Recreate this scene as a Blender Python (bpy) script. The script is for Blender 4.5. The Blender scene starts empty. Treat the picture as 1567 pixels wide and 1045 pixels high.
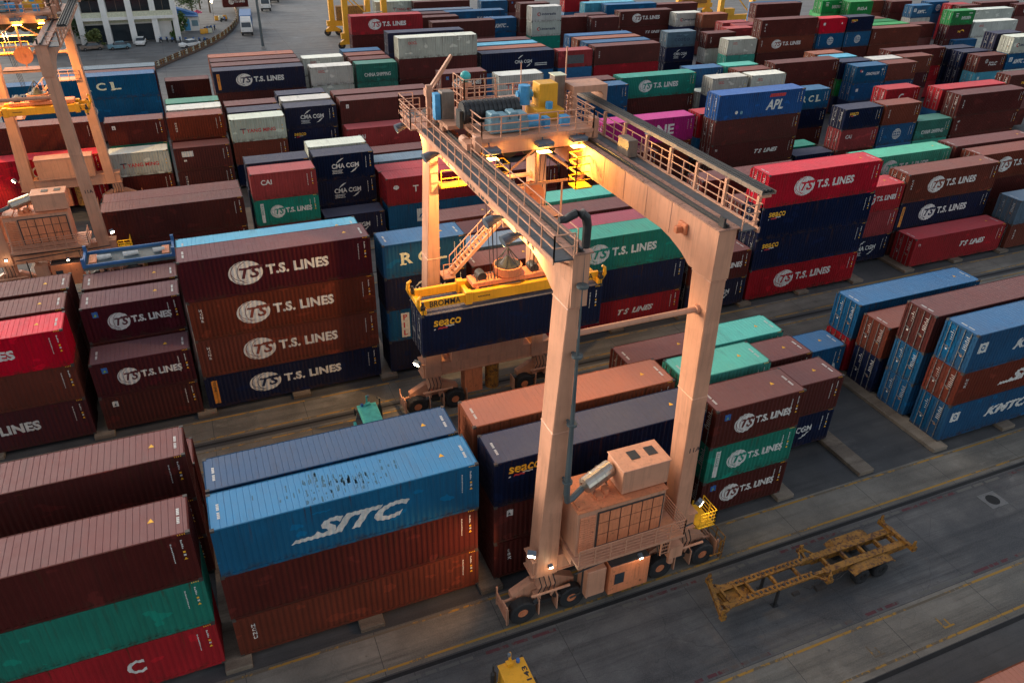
import bpy, bmesh, math, random
from mathutils import Vector, Matrix
random.seed(11)
SC = bpy.context.scene
COL = SC.collection
R = math.radians

# ------------------------------------------------------------------ helpers
def link(name, me, parent=None, mats=None, loc=(0, 0, 0)):
    o = bpy.data.objects.new(name, me)
    COL.objects.link(o)
    o.location = loc
    if parent is not None:
        o.parent = parent
    if mats is not None and me is not None and not me.materials:
        for m in (mats if isinstance(mats, (list, tuple)) else [mats]):
            me.materials.append(m)
    return o

def thing(name, loc, label, cat, group=None, rz=0.0):
    o = bpy.data.objects.new(name, None)
    COL.objects.link(o)
    o.location = loc
    o.rotation_euler = (0, 0, rz)
    o.empty_display_size = 0.3
    o['label'] = label
    o['category'] = cat
    if group:
        o['group'] = group
    return o

def tag(o, label, cat, group=None):
    o['label'] = label
    o['category'] = cat
    if group:
        o['group'] = group
    return o

class MB:
    """collects boxes, bars, tubes into one mesh"""
    def __init__(s):
        s.v = []; s.f = []; s.m = []; s.mi = 0
    def poly(s, pts, faces):
        b = len(s.v)
        s.v += [tuple(p) for p in pts]
        for f in faces:
            s.f.append([b + i for i in f]); s.m.append(s.mi)
    def hexa(s, p):
        s.poly(p, [(0, 3, 2, 1), (4, 5, 6, 7), (0, 1, 5, 4), (1, 2, 6, 5), (2, 3, 7, 6), (3, 0, 4, 7)])
    def box(s, x0, y0, z0, x1, y1, z1):
        s.hexa([(x0, y0, z0), (x1, y0, z0), (x1, y1, z0), (x0, y1, z0), (x0, y0, z1), (x1, y0, z1), (x1, y1, z1), (x0, y1, z1)])
    def taper(s, a, za, b, zb):
        (x0, y0, x1, y1), (u0, w0, u1, w1) = a, b
        s.hexa([(x0, y0, za), (x1, y0, za), (x1, y1, za), (x0, y1, za), (u0, w0, zb), (u1, w0, zb), (u1, w1, zb), (u0, w1, zb)])
    def bar(s, p, q, w=.06, h=None):
        h = h or w
        p = Vector(p); q = Vector(q); d = (q - p)
        if d.length < 1e-6: return
        d.normalize()
        up = Vector((0, 0, 1)) if abs(d.z) < .95 else Vector((0, 1, 0))
        a = d.cross(up).normalized() * w / 2; b = a.cross(d).normalized() * h / 2
        s.hexa([p - a - b, p + a - b, p + a + b, p - a + b, q - a - b, q + a - b, q + a + b, q - a + b])
    def tube(s, pts, r, n=8, cap=True):
        pts = [Vector(p) for p in pts]
        rs = r if isinstance(r, (list, tuple)) else [r] * len(pts)
        ref = None; rings = []
        for i, p in enumerate(pts):
            d = (pts[min(i + 1, len(pts) - 1)] - pts[max(i - 1, 0)]).normalized()
            if ref is None:
                ref = Vector((0, 0, 1)) if abs(d.z) < .9 else Vector((1, 0, 0))
            a = d.cross(ref).normalized(); b = d.cross(a).normalized(); ref = b.cross(d) if False else ref
            base = len(s.v)
            for k in range(n):
                t = 2 * math.pi * k / n
                s.v.append(tuple(p + a * math.cos(t) * rs[i] + b * math.sin(t) * rs[i]))
            rings.append(base)
        for i in range(len(rings) - 1):
            for k in range(n):
                k2 = (k + 1) % n
                s.f.append([rings[i] + k, rings[i] + k2, rings[i + 1] + k2, rings[i + 1] + k]); s.m.append(s.mi)
        if cap:
            s.f.append([rings[0] + k for k in range(n)][::-1]); s.m.append(s.mi)
            s.f.append([rings[-1] + k for k in range(n)]); s.m.append(s.mi)
    def prism(s, prof, axis, a, b):
        """prof: list of 2d pts; axis 'x': (y,z), 'y': (x,z), 'z': (x,y)"""
        n = len(prof)
        def P(u, w, t):
            return {'x': (t, u, w), 'y': (u, t, w), 'z': (u, w, t)}[axis]
        base = len(s.v)
        s.v += [P(u, w, a) for u, w in prof] + [P(u, w, b) for u, w in prof]
        s.f.append([base + i for i in range(n)]); s.m.append(s.mi)
        s.f.append([base + n + i for i in range(n)][::-1]); s.m.append(s.mi)
        for i in range(n):
            j = (i + 1) % n
            s.f.append([base + i, base + n + i, base + n + j, base + j]); s.m.append(s.mi)
    def rail(s, pts, h=1.05, w=.05, step=1.4, mids=2):
        """guard rail along a polyline of floor points"""
        for a, b in zip(pts[:-1], pts[1:]):
            a = Vector(a); b = Vector(b); L = (b - a).length; n = max(1, round(L / step))
            for i in range(n + 1):
                p = a.lerp(b, i / n); s.bar(p, p + Vector((0, 0, h)), w)
            for k in range(mids + 1):
                z = Vector((0, 0, h * (k + 1) / (mids + 1)))
                s.bar(a + z, b + z, w * .85)
    def mesh(s, name, off=None, fix=True):
        me = bpy.data.meshes.new(name)
        v = s.v if off is None else [(x - off[0], y - off[1], z - off[2]) for x, y, z in s.v]
        me.from_pydata(v, [], s.f)
        if any(s.m):
            me.polygons.foreach_set('material_index', s.m)
        if fix:
            bm = bmesh.new(); bm.from_mesh(me)
            bmesh.ops.recalc_face_normals(bm, faces=bm.faces); bm.to_mesh(me); bm.free()
        me.update()
        return me
    def build(s, name, mats, parent=None, off=None, smooth=False):
        me = s.mesh(name, off)
        if smooth:
            me.polygons.foreach_set('use_smooth', [True] * len(me.polygons))
            me.set_sharp_from_angle(angle=R(40))
        return link(name, me, parent, mats)

def bevel(o, w=.03, seg=1):
    m = o.modifiers.new('bevel', 'BEVEL'); m.width = w; m.segments = seg; m.limit_method = 'ANGLE'; m.angle_limit = R(50)
    return o

# ------------------------------------------------------------------ materials
def nt(name):
    m = bpy.data.materials.new(name); m.use_nodes = True
    t = m.node_tree; t.nodes.clear()
    out = t.nodes.new('ShaderNodeOutputMaterial'); b = t.nodes.new('ShaderNodeBsdfPrincipled')
    t.links.new(b.outputs[0], out.inputs[0])
    return m, t, b

def N(t, k, **kw):
    n = t.nodes.new('ShaderNode' + k)
    for a, v in kw.items():
        if a.startswith('i_'):
            n.inputs[int(a[2:])].default_value = v
        else:
            setattr(n, a, v)
    return n

def ramp(t, src, stops):
    r = t.nodes.new('ShaderNodeValToRGB'); e = r.color_ramp.elements
    while len(e) < len(stops): e.new(.5)
    for x, (p, c) in zip(e, stops):
        x.position = p; x.color = (c, c, c, 1) if isinstance(c, (int, float)) else (*c, 1)
    t.links.new(src, r.inputs[0]); return r.outputs[0]

def mix(t, f, a, b, mode='MIX'):
    n = t.nodes.new('ShaderNodeMix'); n.data_type = 'RGBA'; n.blend_type = mode
    for i, v in ((0, f), (6, a), (7, b)):
        if hasattr(v, 'is_linked') or hasattr(v, 'links'): t.links.new(v, n.inputs[i])
        elif isinstance(v, (int, float)): n.inputs[i].default_value = v
        else: n.inputs[i].default_value = (*v, 1)
    return n.outputs[2]

def noise(t, vec, scale, detail=4, rough=.6, mapscale=None):
    if mapscale:
        mp = t.nodes.new('ShaderNodeMapping'); mp.inputs[3].default_value = mapscale
        t.links.new(vec, mp.inputs[0]); vec = mp.outputs[0]
    n = t.nodes.new('ShaderNodeTexNoise'); n.inputs['Scale'].default_value = scale
    n.inputs['Detail'].default_value = detail; n.inputs['Roughness'].default_value = rough
    t.links.new(vec, n.inputs['Vector']); return n.outputs[0]

def objvec(t):
    """object coordinates shifted by the object's own random number so that copies wear differently"""
    c = N(t, 'TexCoord'); oi = N(t, 'ObjectInfo')
    m = N(t, 'VectorMath', operation='MULTIPLY_ADD')
    cmb = N(t, 'CombineXYZ')
    t.links.new(oi.outputs['Random'], cmb.inputs[0]); t.links.new(oi.outputs['Random'], cmb.inputs[1]); t.links.new(oi.outputs['Random'], cmb.inputs[2])
    m.inputs[1].default_value = (97., 71., 53.)
    t.links.new(cmb.outputs[0], m.inputs[0]); t.links.new(c.outputs['Object'], m.inputs[2])
    return m.outputs[0], oi

def paint(name, col, rough=.5, wear=.25, rust=(.10, .045, .02), scale=1.0, metal=0.0, rust_at=.66, worldvec=False):
    m, t, b = nt(name)
    if worldvec:
        v = N(t, 'TexCoord').outputs['Object']
    else:
        v, _ = objvec(t)
    n1 = noise(t, v, .8 * scale, 5)
    n2 = noise(t, v, 3.5 * scale, 8, .7)
    streak = noise(t, v, 2.2 * scale, 6, .65, (3, 3, .22))
    c = mix(t, ramp(t, n1, [(.3, 0), (.75, 1)]), tuple(x * (1 - .35 * wear) for x in col), tuple(min(1, x * (1 + .25 * wear)) for x in col))
    dirt = ramp(t, streak, [(.5, 0), (.72, wear)])
    c = mix(t, dirt, c, tuple(x * .35 + .012 for x in col))
    rs = ramp(t, n2, [(rust_at, 0), (rust_at + .08, min(1, wear * 2.6))])
    c = mix(t, rs, c, rust)
    run = noise(t, v, 5 * scale, 4, .6, (1.5, 1.5, .05))
    c = mix(t, ramp(t, run, [(.60, 0), (.70, wear)]), c, tuple(.45 * a + .55 * b for a, b in zip(rust, col)))
    pch = noise(t, v, .7 * scale, 2, .4)
    c = mix(t, ramp(t, pch, [(.60, 0), (.61, .28 * wear + .04)]), c, tuple(min(1, x * 1.25 + .02) for x in col))
    t.links.new(c, b.inputs['Base Color'])
    b.inputs['Metallic'].default_value = metal
    rr = ramp(t, n2, [(.3, max(0, rough - .08)), (.7, min(1, rough + .15))])
    t.links.new(rr, b.inputs['Roughness'])
    return m

def plain(name, col, rough=.6, metal=0.0, var=.2):
    m, t, b = nt(name)
    v, _ = objvec(t)
    n = noise(t, v, 4, 5)
    c = mix(t, ramp(t, n, [(.3, 0), (.7, 1)]), tuple(x * (1 - var) for x in col), tuple(min(1, x * (1 + var)) for x in col))
    t.links.new(c, b.inputs['Base Color']); b.inputs['Roughness'].default_value = rough; b.inputs['Metallic'].default_value = metal
    return m

def glow(name, col, s):
    m, t, b = nt(name)
    b.inputs['Base Color'].default_value = (*col, 1); b.inputs['Emission Color'].default_value = (*col, 1)
    b.inputs['Emission Strength'].default_value = s
    return m

def box_paint():
    """container paint: the object's own colour, worn"""
    m, t, b = nt('container_paint')
    v, oi = objvec(t)
    col = oi.outputs['Color']
    n1 = noise(t, v, .35, 4)
    n2 = noise(t, v, 2.6, 9, .72)
    st = noise(t, v, 1.7, 6, .7, (2.4, 2.4, .12))
    dark = mix(t, 1.0, col, (.62, .62, .62), 'MULTIPLY')
    c = mix(t, ramp(t, n1, [(.25, 0), (.8, 1)]), dark, col)
    c = mix(t, ramp(t, st, [(.52, 0), (.8, .42)]), c, (.022, .014, .012))
    c = mix(t, ramp(t, n2, [(.67, 0), (.74, .75)]), c, (.075, .032, .018))
    # chalking differs from box to box, scuffs run along the sides
    ck = N(t, 'MapRange'); ck.inputs[3].default_value = .0; ck.inputs[4].default_value = .13; t.links.new(oi.outputs['Random'], ck.inputs[0])
    c = mix(t, ck.outputs[0], c, (.13, .095, .085))
    sc = noise(t, v, 1.5, 8, .75, (.25, .25, 3.2))
    c = mix(t, ramp(t, sc, [(.66, 0), (.72, .45)]), c, mix(t, 1.0, mix(t, 1.0, col, (1.6, 1.6, 1.6), 'MULTIPLY'), (.03, .025, .022), 'ADD'))
    # rust weeping down from the top rail
    wp = noise(t, v, 4.0, 5, .6, (1.6, 1.6, .06))
    gz = N(t, 'SeparateXYZ'); tc = N(t, 'TexCoord'); t.links.new(tc.outputs['Object'], gz.inputs[0])
    top = N(t, 'MapRange'); top.inputs[1].default_value = 1.5; top.inputs[2].default_value = 2.7; t.links.new(gz.outputs[2], top.inputs[0])
    wm = N(t, 'Math', operation='MULTIPLY'); t.links.new(ramp(t, wp, [(.58, 0), (.66, .7)]), wm.inputs[0]); t.links.new(top.outputs[0], wm.inputs[1])
    c = mix(t, wm.outputs[0], c, (.06, .026, .014))
    low = N(t, 'MapRange'); low.inputs[1].default_value = .5; low.inputs[2].default_value = .05; t.links.new(gz.outputs[2], low.inputs[0])
    lm = N(t, 'Math', operation='MULTIPLY'); t.links.new(ramp(t, n2, [(.45, 0), (.6, .75)]), lm.inputs[0]); t.links.new(low.outputs[0], lm.inputs[1])
    c = mix(t, lm.outputs[0], c, (.05, .028, .018))
    # blotches where panels were patched
    pt = noise(t, v, .9, 1, .4, (.8, .8, 1.6))
    c = mix(t, ramp(t, pt, [(.69, 0), (.695, .5)]), c, mix(t, 1.0, col, (1.5, 1.45, 1.45), 'MULTIPLY'))
    t.links.new(c, b.inputs['Base Color'])
    t.links.new(ramp(t, n2, [(.3, .42), (.75, .75)]), b.inputs['Roughness'])
    b.inputs['Specular IOR Level'].default_value = .06
    return m

def roof_paint():
    m, t, b = nt('container_roof_paint')
    v, oi = objvec(t)
    col = oi.outputs['Color']
    n1 = noise(t, v, .5, 5)
    n2 = noise(t, v, 3.1, 9, .75)
    st = noise(t, v, 1.2, 6, .7, (1.6, .25, 1))
    chalk = mix(t, 1.0, mix(t, 1.0, col, (2.0, 2.0, 2.0), 'MULTIPLY'), (.022, .020, .020), 'ADD')     # chalked by the sun
    c = mix(t, .20, chalk, (.22, .20, .195))        # and dusty
    c = mix(t, ramp(t, n1, [(.25, 0), (.75, .25)]), c, (.17, .15, .145))
    c = mix(t, ramp(t, st, [(.55, 0), (.8, .5)]), c, (.10, .08, .08))
    c = mix(t, ramp(t, n2, [(.64, 0), (.72, .8)]), c, (.10, .045, .03))
    t.links.new(c, b.inputs['Base Color'])
    t.links.new(ramp(t, n2, [(.3, .5), (.7, .8)]), b.inputs['Roughness'])
    b.inputs['Specular IOR Level'].default_value = .2
    return m

M = {}
M['box'] = box_paint(); M['roof'] = roof_paint()
M['casting'] = paint('corner_casting_steel', (.05, .04, .035), .6, .8)
M['white_paint'] = plain('white_lettering', (.60, .58, .54), .6)
M['yellow_paint'] = plain('yellow_lettering', (.85, .42, .02), .6)
M['red_paint'] = plain('red_lettering', (.45, .03, .03), .6)
M['black_paint'] = plain('black_lettering', (.02, .02, .022), .6)
M['blue_paint'] = plain('blue_lettering', (.03, .12, .35), .6)
M['orange_paint'] = plain('orange_panel', (.6, .22, .03), .6)
M['green_paint'] = plain('green_lettering', (.25, .4, .05), .6)
M['steel'] = paint('galvanised_bar', (.20, .19, .18), .5, .5, metal=.2)
M['salmon'] = paint('salmon_crane_paint', (.60, .29, .175), .5, .45, rust=(.20, .07, .03), scale=.7, rust_at=.67)
M['salmon2'] = paint('salmon_panel_paint', (.70, .23, .10), .5, .5, rust=(.13, .05, .02), scale=1.1, rust_at=.60)
M['yellow'] = paint('yellow_machine_paint', (.78, .36, .015), .45, .3, rust=(.12, .05, .02))
M['ochre'] = paint('worn_yellow_chassis_paint', (.33, .145, .016), .65, .8, rust=(.085, .035, .018), scale=1.5, rust_at=.50)
M['rail_yellow'] = plain('bright_yellow_paint', (.75, .42, .02), .5)
M['dark'] = plain('dark_oily_steel', (.025, .024, .024), .5)
M['grating'] = plain('walkway_grating', (.085, .09, .095), .6, .2)
M['rubber'] = plain('tyre_rubber', (.018, .018, .019), .75)
M['motor_blue'] = paint('pale_blue_motor_paint', (.16, .30, .36), .5, .6)
M['cabinet'] = paint('weathered_metal_cabinet', (.22, .16, .12), .55, .7, scale=2)
M['chrome'] = paint('brushed_exhaust_steel', (.52, .46, .38), .3, .35, metal=.9)
M['pipe'] = paint('grey_pipe_metal', (.10, .125, .13), .5, .5, metal=.2)
M['glass'] = plain('dark_window_glass', (.03, .04, .05), .12)
M['white_wall'] = paint('painted_white_wall', (.80, .79, .75), .8, .25, rust=(.3, .28, .24))
M['cream'] = plain('cream_parapet', (.62, .62, .46), .8)
M['teal'] = plain('teal_cab_paint', (.08, .45, .38), .5)
M['blue_roof'] = plain('blue_sheet_roof', (.02, .12, .32), .5)
M['sky_blue'] = plain('light_blue_paint', (.06, .30, .55), .6)
M['lamp_white'] = glow('white_floodlight_lens', (1.0, .82, .55), 14)
M['lamp_yellow'] = glow('yellow_sodium_lens', (1.0, .62, .12), 16)
M['lamp_teal'] = plain('teal_plastic_dome', (.04, .42, .40), .35)
M['top_plate'] = paint('greasy_girder_top', (.42, .21, .14), .6, .9, rust=(.10, .05, .03), scale=1.5, rust_at=.55)
M['bark'] = plain('tree_bark', (.09, .065, .045), .9)
M['concrete_w'] = plain('pale_concrete', (.36, .34, .31), .9)
M['pink'] = plain('pink_fabric', (.6, .08, .16), .7)
M['trunk_rust'] = plain('rusty_tyre_wall', (.10, .06, .04), .9)
M['lamp_body'] = plain('floodlight_housing', (.12, .15, .18), .45)
# ------------------------------------------------------------------ containers
LEN = {20: 6.058, 40: 12.192}
WID = 2.438
PITCH = .278

def wall_x(L):
    x0 = -L / 2 + .13; n = round((L - .26) / PITCH)
    return x0, n, (L - .26) / n

def prof(x, L, d=.036):
    """depth of the side corrugation at x (0 = outermost)"""
    x0, n, p = wall_x(L)
    if x <= x0 or x >= -x0: return 0.
    t = ((x - x0) / p) % 1.0
    if t < .27: return 0.
    if t < .5: return d * (t - .27) / .23
    if t < .77: return d
    return d * (1 - t) / .23

BREAKS = (0, .27, .5, .77)

def body_mesh(size, H):
    L = LEN[size]; mb = MB(); Y = WID / 2
    zb, zt = .16, H - .07
    x0, n, p = wall_x(L)
    xs = [x0 + (i + b) * p for i in range(n) for b in BREAKS] + [-x0]
    ds = [0, 0, .036, .036] * n + [0]
    for sgn in (-1, 1):
        pts = []; fs = []
        for i, (x, d) in enumerate(zip(xs, ds)):
            y = sgn * (Y - .012 - d)
            pts += [(x, y, zb), (x, y, zt)]
            if i: fs.append((2 * i - 2, 2 * i, 2 * i + 1, 2 * i - 1))
        mb.poly(pts, fs)
    # blind end at +x, vertical corrugation
    m = 9; q = (WID - .26) / m; pts = []; fs = []; k = 0
    for i in range(m):
        for b, d in zip(BREAKS, (0, 0, .045, .045)):
            y = -WID / 2 + .13 + (i + b) * q
            pts += [(L / 2 - .02 - d, y, zb), (L / 2 - .02 - d, y, zt)]
            if k: fs.append((2 * k - 2, 2 * k, 2 * k + 1, 2 * k - 1))
            k += 1
    pts += [(L / 2 - .02, WID / 2 - .13, zb), (L / 2 - .02, WID / 2 - .13, zt)]; fs.append((2 * k - 2, 2 * k, 2 * k + 1, 2 * k - 1))
    mb.poly(pts, fs)
    # posts and rails
    for sx in (-1, 1):
        for sy in (-1, 1):
            a, b = sorted((sx * L / 2, sx * (L / 2 - .14))); c, d = sorted((sy * Y, sy * (Y - .14)))
            mb.box(a, c, .12, b, d, H - .118)
    for sy in (-1, 1):
        a, b = sorted((sy * Y, sy * (Y - .06)))
        mb.box(-L / 2 + .14, a, 0.02, L / 2 - .14, b, .165)
        a, b = sorted((sy * Y, sy * (Y - .07)))
        mb.box(-L / 2 + .14, a, H - .09, L / 2 - .14, b, H - .012)
    for sx in (-1, 1):
        a, b = sorted((sx * (L / 2 - .003), sx * (L / 2 - .07)))
        mb.box(a, -Y + .14, .02, b, Y - .14, .17); mb.box(a, -Y + .14, H - .12, b, Y - .14, H - .012)
    mb.box(-L / 2 + .1, -Y + .07, .14, L / 2 - .1, Y - .07, .17)
    mb.mi = 1
    for sx in (-1, 1):
        for sy in (-1, 1):
            a, b = sorted((sx * (L / 2 + .003), sx * (L / 2 - .178))); c, d = sorted((sy * (Y + .003), sy * (Y - .162)))
            for z in (0, H - .118):
                mb.box(a, c, z, b, d, z + .118)
    me = mb.mesh('container_body', fix=False)
    bm = bmesh.new(); bm.from_mesh(me); bmesh.ops.recalc_face_normals(bm, faces=bm.faces); bm.to_mesh(me); bm.free()
    me.materials.append(M['box']); me.materials.append(M['casting'])
    return me

def roof_mesh(size, H):
    L = LEN[size]; mb = MB(); Y = WID / 2 - .06
    n = 21 if size == 20 else 42; p = (L - .40) / n; pts = []; fs = []
    x0 = -L / 2 + .20; k = 0
    X = [(-L / 2 + .03, H - .014)]
    for i in range(n):
        for b, d in ((0, 0), (.84, 0), (.88, .014), (.96, .014)):
            X.append((x0 + (i + b) * p, H - .014 - d))
    X += [(-x0, H - .014), (L / 2 - .03, H - .014)]
    for i, (x, z) in enumerate(X):
        pts += [(x, -Y, z), (x, Y, z)]
        if i: fs.append((2 * i - 2, 2 * i, 2 * i + 1, 2 * i - 1))
    mb.poly(pts, fs)
    me = mb.mesh('container_roof', fix=False); me.materials.append(M['roof']); return me

def door_mesh(size, H, s):
    """one door leaf at the -x end; s=-1 near leaf, +1 far leaf"""
    L = LEN[size]; mb = MB(); xf = -L / 2
    a, b = (-WID / 2 + .14, -.006) if s < 0 else (.006, WID / 2 - .14)
    zs = [.17 + (H - .29) * k / 5 for k in range(6)]
    mb.box(xf + .035, a, .17, xf + .075, b, H - .12)
    for k in range(5):
        mb.box(xf + .02, a + .05, zs[k] + .10, xf + .036, b - .05, zs[k + 1] - .10)
    return me_mat(mb, 'container_door', M['box'])

def me_mat(mb, name, *ms):
    me = mb.mesh(name)
    for m in ms: me.materials.append(m)
    return me

def bars_mesh(size, H, s):
    L = LEN[size]; mb = MB(); xf = -L / 2
    a, b = (-WID / 2 + .14, 0) if s < 0 else (0, WID / 2 - .14)
    for f in (.28, .74):
        y = a + (b - a) * f
        mb.bar((xf - .012, y, .06), (xf - .012, y, H - .05), .034)
        for z in (.3, .9, 1.5, H - .35): mb.box(xf - .03, y - .05, z, xf + .02, y + .05, z + .03)
        mb.bar((xf - .03, y, 1.05 + .2 * f), (xf - .03, y + .33 * (1 if f < .5 else -1), 1.05 + .2 * f), .05, .03)
    return me_mat(mb, 'locking_bars', M['steel'])

def placard_mesh(size, H):
    """code panels and stickers on the doors"""
    L = LEN[size]; mb = MB(); xf = -L / 2 + .018; rr = random.Random(5)
    for k in range(7):
        z = H - .5 - k * .14
        mb.box(xf - .004, -WID / 2 + .45, z, xf, -WID / 2 + .45 + rr.choice((.14, .22, .3)), z + .035)
    for k in range(5):
        z = H - .55 - k * .16
        mb.box(xf - .004, .42, z, xf, .42 + rr.choice((.1, .22)), z + .035)
    mb.mi = 1; mb.box(xf - .004, -.62, 1.0, xf, -.48, 1.12)
    mb.mi = 0; mb.box(xf - .004, .5, .9, xf, .62, 1.0)
    return me_mat(mb, 'door_placard', M['white_paint'], M['orange_paint'])

def marking_mesh(size, H):
    """columns of small code lettering and hazard stickers at the right end of the side, as boxes of characters"""
    L = LEN[size]; mb = MB(); rr = random.Random(size); y = -WID / 2 + .004
    xr = L / 2 - .45
    def col(x, z0, z1, w):
        z = z0
        while z > z1:
            h = rr.uniform(.05, .09); mb.box(x, y, z - h, x + w * rr.uniform(.5, 1), y + .006, z); z -= h + .035
    col(xr - .42, H - .45, H - 1.55, .06)
    col(xr, H - .35, H - .85, .08)
    mb.mi = 1
    mb.box(xr, y, H - 1.10, xr + .10, y + .006, H - 1.0)
    mb.mi = 0; mb.box(xr, y, H - 1.28, xr + .10, y + .006, H - 1.18)
    mb.mi = 1; mb.poly([(xr - .03, y, H - 1.50), (xr + .13, y, H - 1.50), (xr + .05, y, H - 1.36)], [(0, 1, 2)])
    for k in range(5): mb.box(L / 2 - .5 + k * .09, y - .006, H - .085, L / 2 - .46 + k * .09, y, H - .02)
    return me_mat(mb, 'code_marking', M['white_paint'], M['yellow_paint'])

def roofcode_mesh(size, H):
    L = LEN[size]; mb = MB(); z = H - .006
    for s in (-1, 1):
        for k in range(9):
            y = -.55 + k * .11
            if k in (4,): continue
            x = s * (L / 2 - .42); mb.box(x - .06, y, z - .004, x + .06, y + .08, z)
    mb.mi = 1; x = L / 2 - 1.5
    mb.poly([(x - .14, -.1, z), (x + .14, -.1, z), (x, .16, z)], [(0, 1, 2)])
    return me_mat(mb, 'roof_code', M['white_paint'], M['yellow_paint'])

# ---- lettering -----------------------------------------------------
_tx = {}
def text_geo(s, bold=.0, shear=0., space=1.0):
    bold = .045 if s in ('T.S. LINES', 'SITC', 'T S  LINES', 'KMTC') else min(bold, .028)
    """flat text as (verts 2d, faces), normalised: cap height 1, x from 0"""
    k = (s, bold, shear, space)
    if k in _tx: return _tx[k]
    cu = bpy.data.curves.new('lettering_curve', 'FONT'); cu.body = s; cu.size = 1; cu.offset = bold; cu.shear = shear; cu.space_character = space
    cu.resolution_u = 3
    o = bpy.data.objects.new('lettering_curve', cu); COL.objects.link(o)
    bpy.context.view_layer.update()
    me = bpy.data.meshes.new_from_object(o.evaluated_get(bpy.context.evaluated_depsgraph_get()))
    v = [(p.co.x, p.co.y) for p in me.vertices]; f = [list(p.vertices) for p in me.polygons]
    bpy.data.objects.remove(o); bpy.data.curves.remove(cu); bpy.data.meshes.remove(me)
    x0 = min(p[0] for p in v); x1 = max(p[0] for p in v); y0 = min(p[1] for p in v); y1 = max(p[1] for p in v)
    h = y1 - y0
    v = [((x - x0) / h, (y - y0) / h) for x, y in v]
    _tx[k] = (v, f, (x1 - x0) / h); return _tx[k]

class Art:
    """flat artwork on a container side: 2-d pieces (x along side from its middle, z up), bent over the corrugation"""
    def __init__(s): s.p = []          # (verts, faces, matindex, lift)
    def text(s, t, x, z, h, mi=0, w=None, bold=.012, shear=0., space=1.0, lift=0, vert=False):
        v, f, r = text_geo(t, bold, shear, space); W = w or r * h
        if vert:      # reads downwards
            s.p.append(([(x + (b) * h, z - a / r * W) for a, b in v], f, mi, lift))
        else:
            s.p.append(([(x + a / r * W, z + b * h) for a, b in v], f, mi, lift))
    def rect(s, x0, z0, x1, z1, mi=0, lift=0, sk=0):
        s.p.append(([(x0, z0), (x1, z0), (x1 + sk, z1), (x0 + sk, z1)], [[0, 1, 2, 3]], mi, lift))
    def disc(s, x, z, rx, rz, mi=0, lift=0, n=28):
        s.p.append(([(x + rx * math.cos(2 * math.pi * k / n), z + rz * math.sin(2 * math.pi * k / n)) for k in range(n)], [list(range(n))], mi, lift))
    def arc(s, x, z, rx, rz, a0, a1, w, mi=0, lift=0, n=18, taper=False):
        v = []; f = []
        for k in range(n + 1):
            a = R(a0 + (a1 - a0) * k / n); ww = w * (math.sin(math.pi * k / n) * .9 + .1) if taper else w
            v += [(x + rx * math.cos(a), z + rz * math.sin(a)), (x + (rx - ww) * math.cos(a), z + (rz - ww) * math.sin(a))]
            if k: f.append([2 * k - 2, 2 * k, 2 * k + 1, 2 * k - 1])
        s.p.append((v, f, mi, lift))
    def tri(s, x, z, r, mi=0, lift=0):
        s.p.append(([(x - r, z), (x + r, z), (x, z + 1.7 * r)], [[0, 1, 2]], mi, lift))
    def mesh(s, name, L, mats):
        bm = bmesh.new(); x0, n, p = wall_x(L)
        for v, f, mi, lift in s.p:
            b2 = bmesh.new(); vs = [b2.verts.new((a, 0, c)) for a, c in v]
            for q in f:
                try: fa = b2.faces.new([vs[i] for i in q]); fa.material_index = mi
                except ValueError: pass
            lo = min(a for a, c in v); hi = max(a for a, c in v)
            i0 = math.floor((lo - x0) / p); i1 = math.ceil((hi - x0) / p)
            for i in range(i0, i1 + 1):
                for br in BREAKS:
                    x = x0 + (i + br) * p
                    if lo < x < hi:
                        bmesh.ops.bisect_plane(b2, geom=b2.verts[:] + b2.edges[:] + b2.faces[:], plane_co=(x, 0, 0), plane_no=(1, 0, 0), dist=1e-5)
            for w in b2.verts:
                w.co.y = -WID / 2 + .012 + prof(w.co.x, L) - .005 - lift * .004
            tmp = bpy.data.meshes.new('tmp'); b2.to_mesh(tmp); b2.free(); bm.from_mesh(tmp); bpy.data.meshes.remove(tmp)
        me = bpy.data.meshes.new(name)
        for fa in bm.faces:
            if fa.normal.y > 0: fa.normal_flip()
        bm.to_mesh(me); bm.free()
        for m in mats: me.materials.append(m)
        return me

def globe_art(a, x, z, r, mi=0, dk=None):
    a.arc(x, z, r, r, 0, 360, r * .13, mi, n=26)
    a.rect(x - r * .95, z - r * .06, x + r * .95, z + r * .06, mi)
    a.arc(x, z, r * .55, r, 0, 360, r * .11, mi, 1, n=22)
    a.rect(x - r * .06, z - r, x + r * .06, z + r, mi, 1)
    for s in (-1, 1): a.rect(x - r * .8, z + s * r * .5 - .05 * r, x + r * .8, z + s * r * .5 + .05 * r, mi)

def ts_emblem(a, x, z, rx, rz, dk):
    a.disc(x, z, rx, rz, 0)
    # cut-away bands and meridians in the container's own colour
    a.arc(x - rx * .15, z, rx * .72, rz * .93, 95, 265, rx * .035, dk, 1)
    a.arc(x + rx * .12, z, rx * .62, rz * .93, 100, 260, rx * .035, dk, 1)
    a.arc(x + rx * .1, z + rz * .1, rx * .95, rz * .85, 160, 265, rx * .035, dk, 1)
    a.rect(x + rx * .18, z + rz * .30, x + rx * 1.02, z + rz * .52, dk, 1, rx * .06)
    a.text('TS', x - rx * .38, z - rz * .48, rz * .92, dk, w=rx * 1.25, bold=.05, shear=.25, lift=2)

_bg = {}
def body_tone(col):
    """flat paint of a container colour for lettering knocked out of a white emblem"""
    if col not in _bg: _bg[col] = plain('emblem_ground_paint', PAL[col][0], .55)
    return _bg[col]

W_, Y_, R_, K_, B_, O_, G_ = 'white_paint', 'yellow_paint', 'red_paint', 'black_paint', 'blue_paint', 'orange_paint', 'green_paint'

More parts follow.
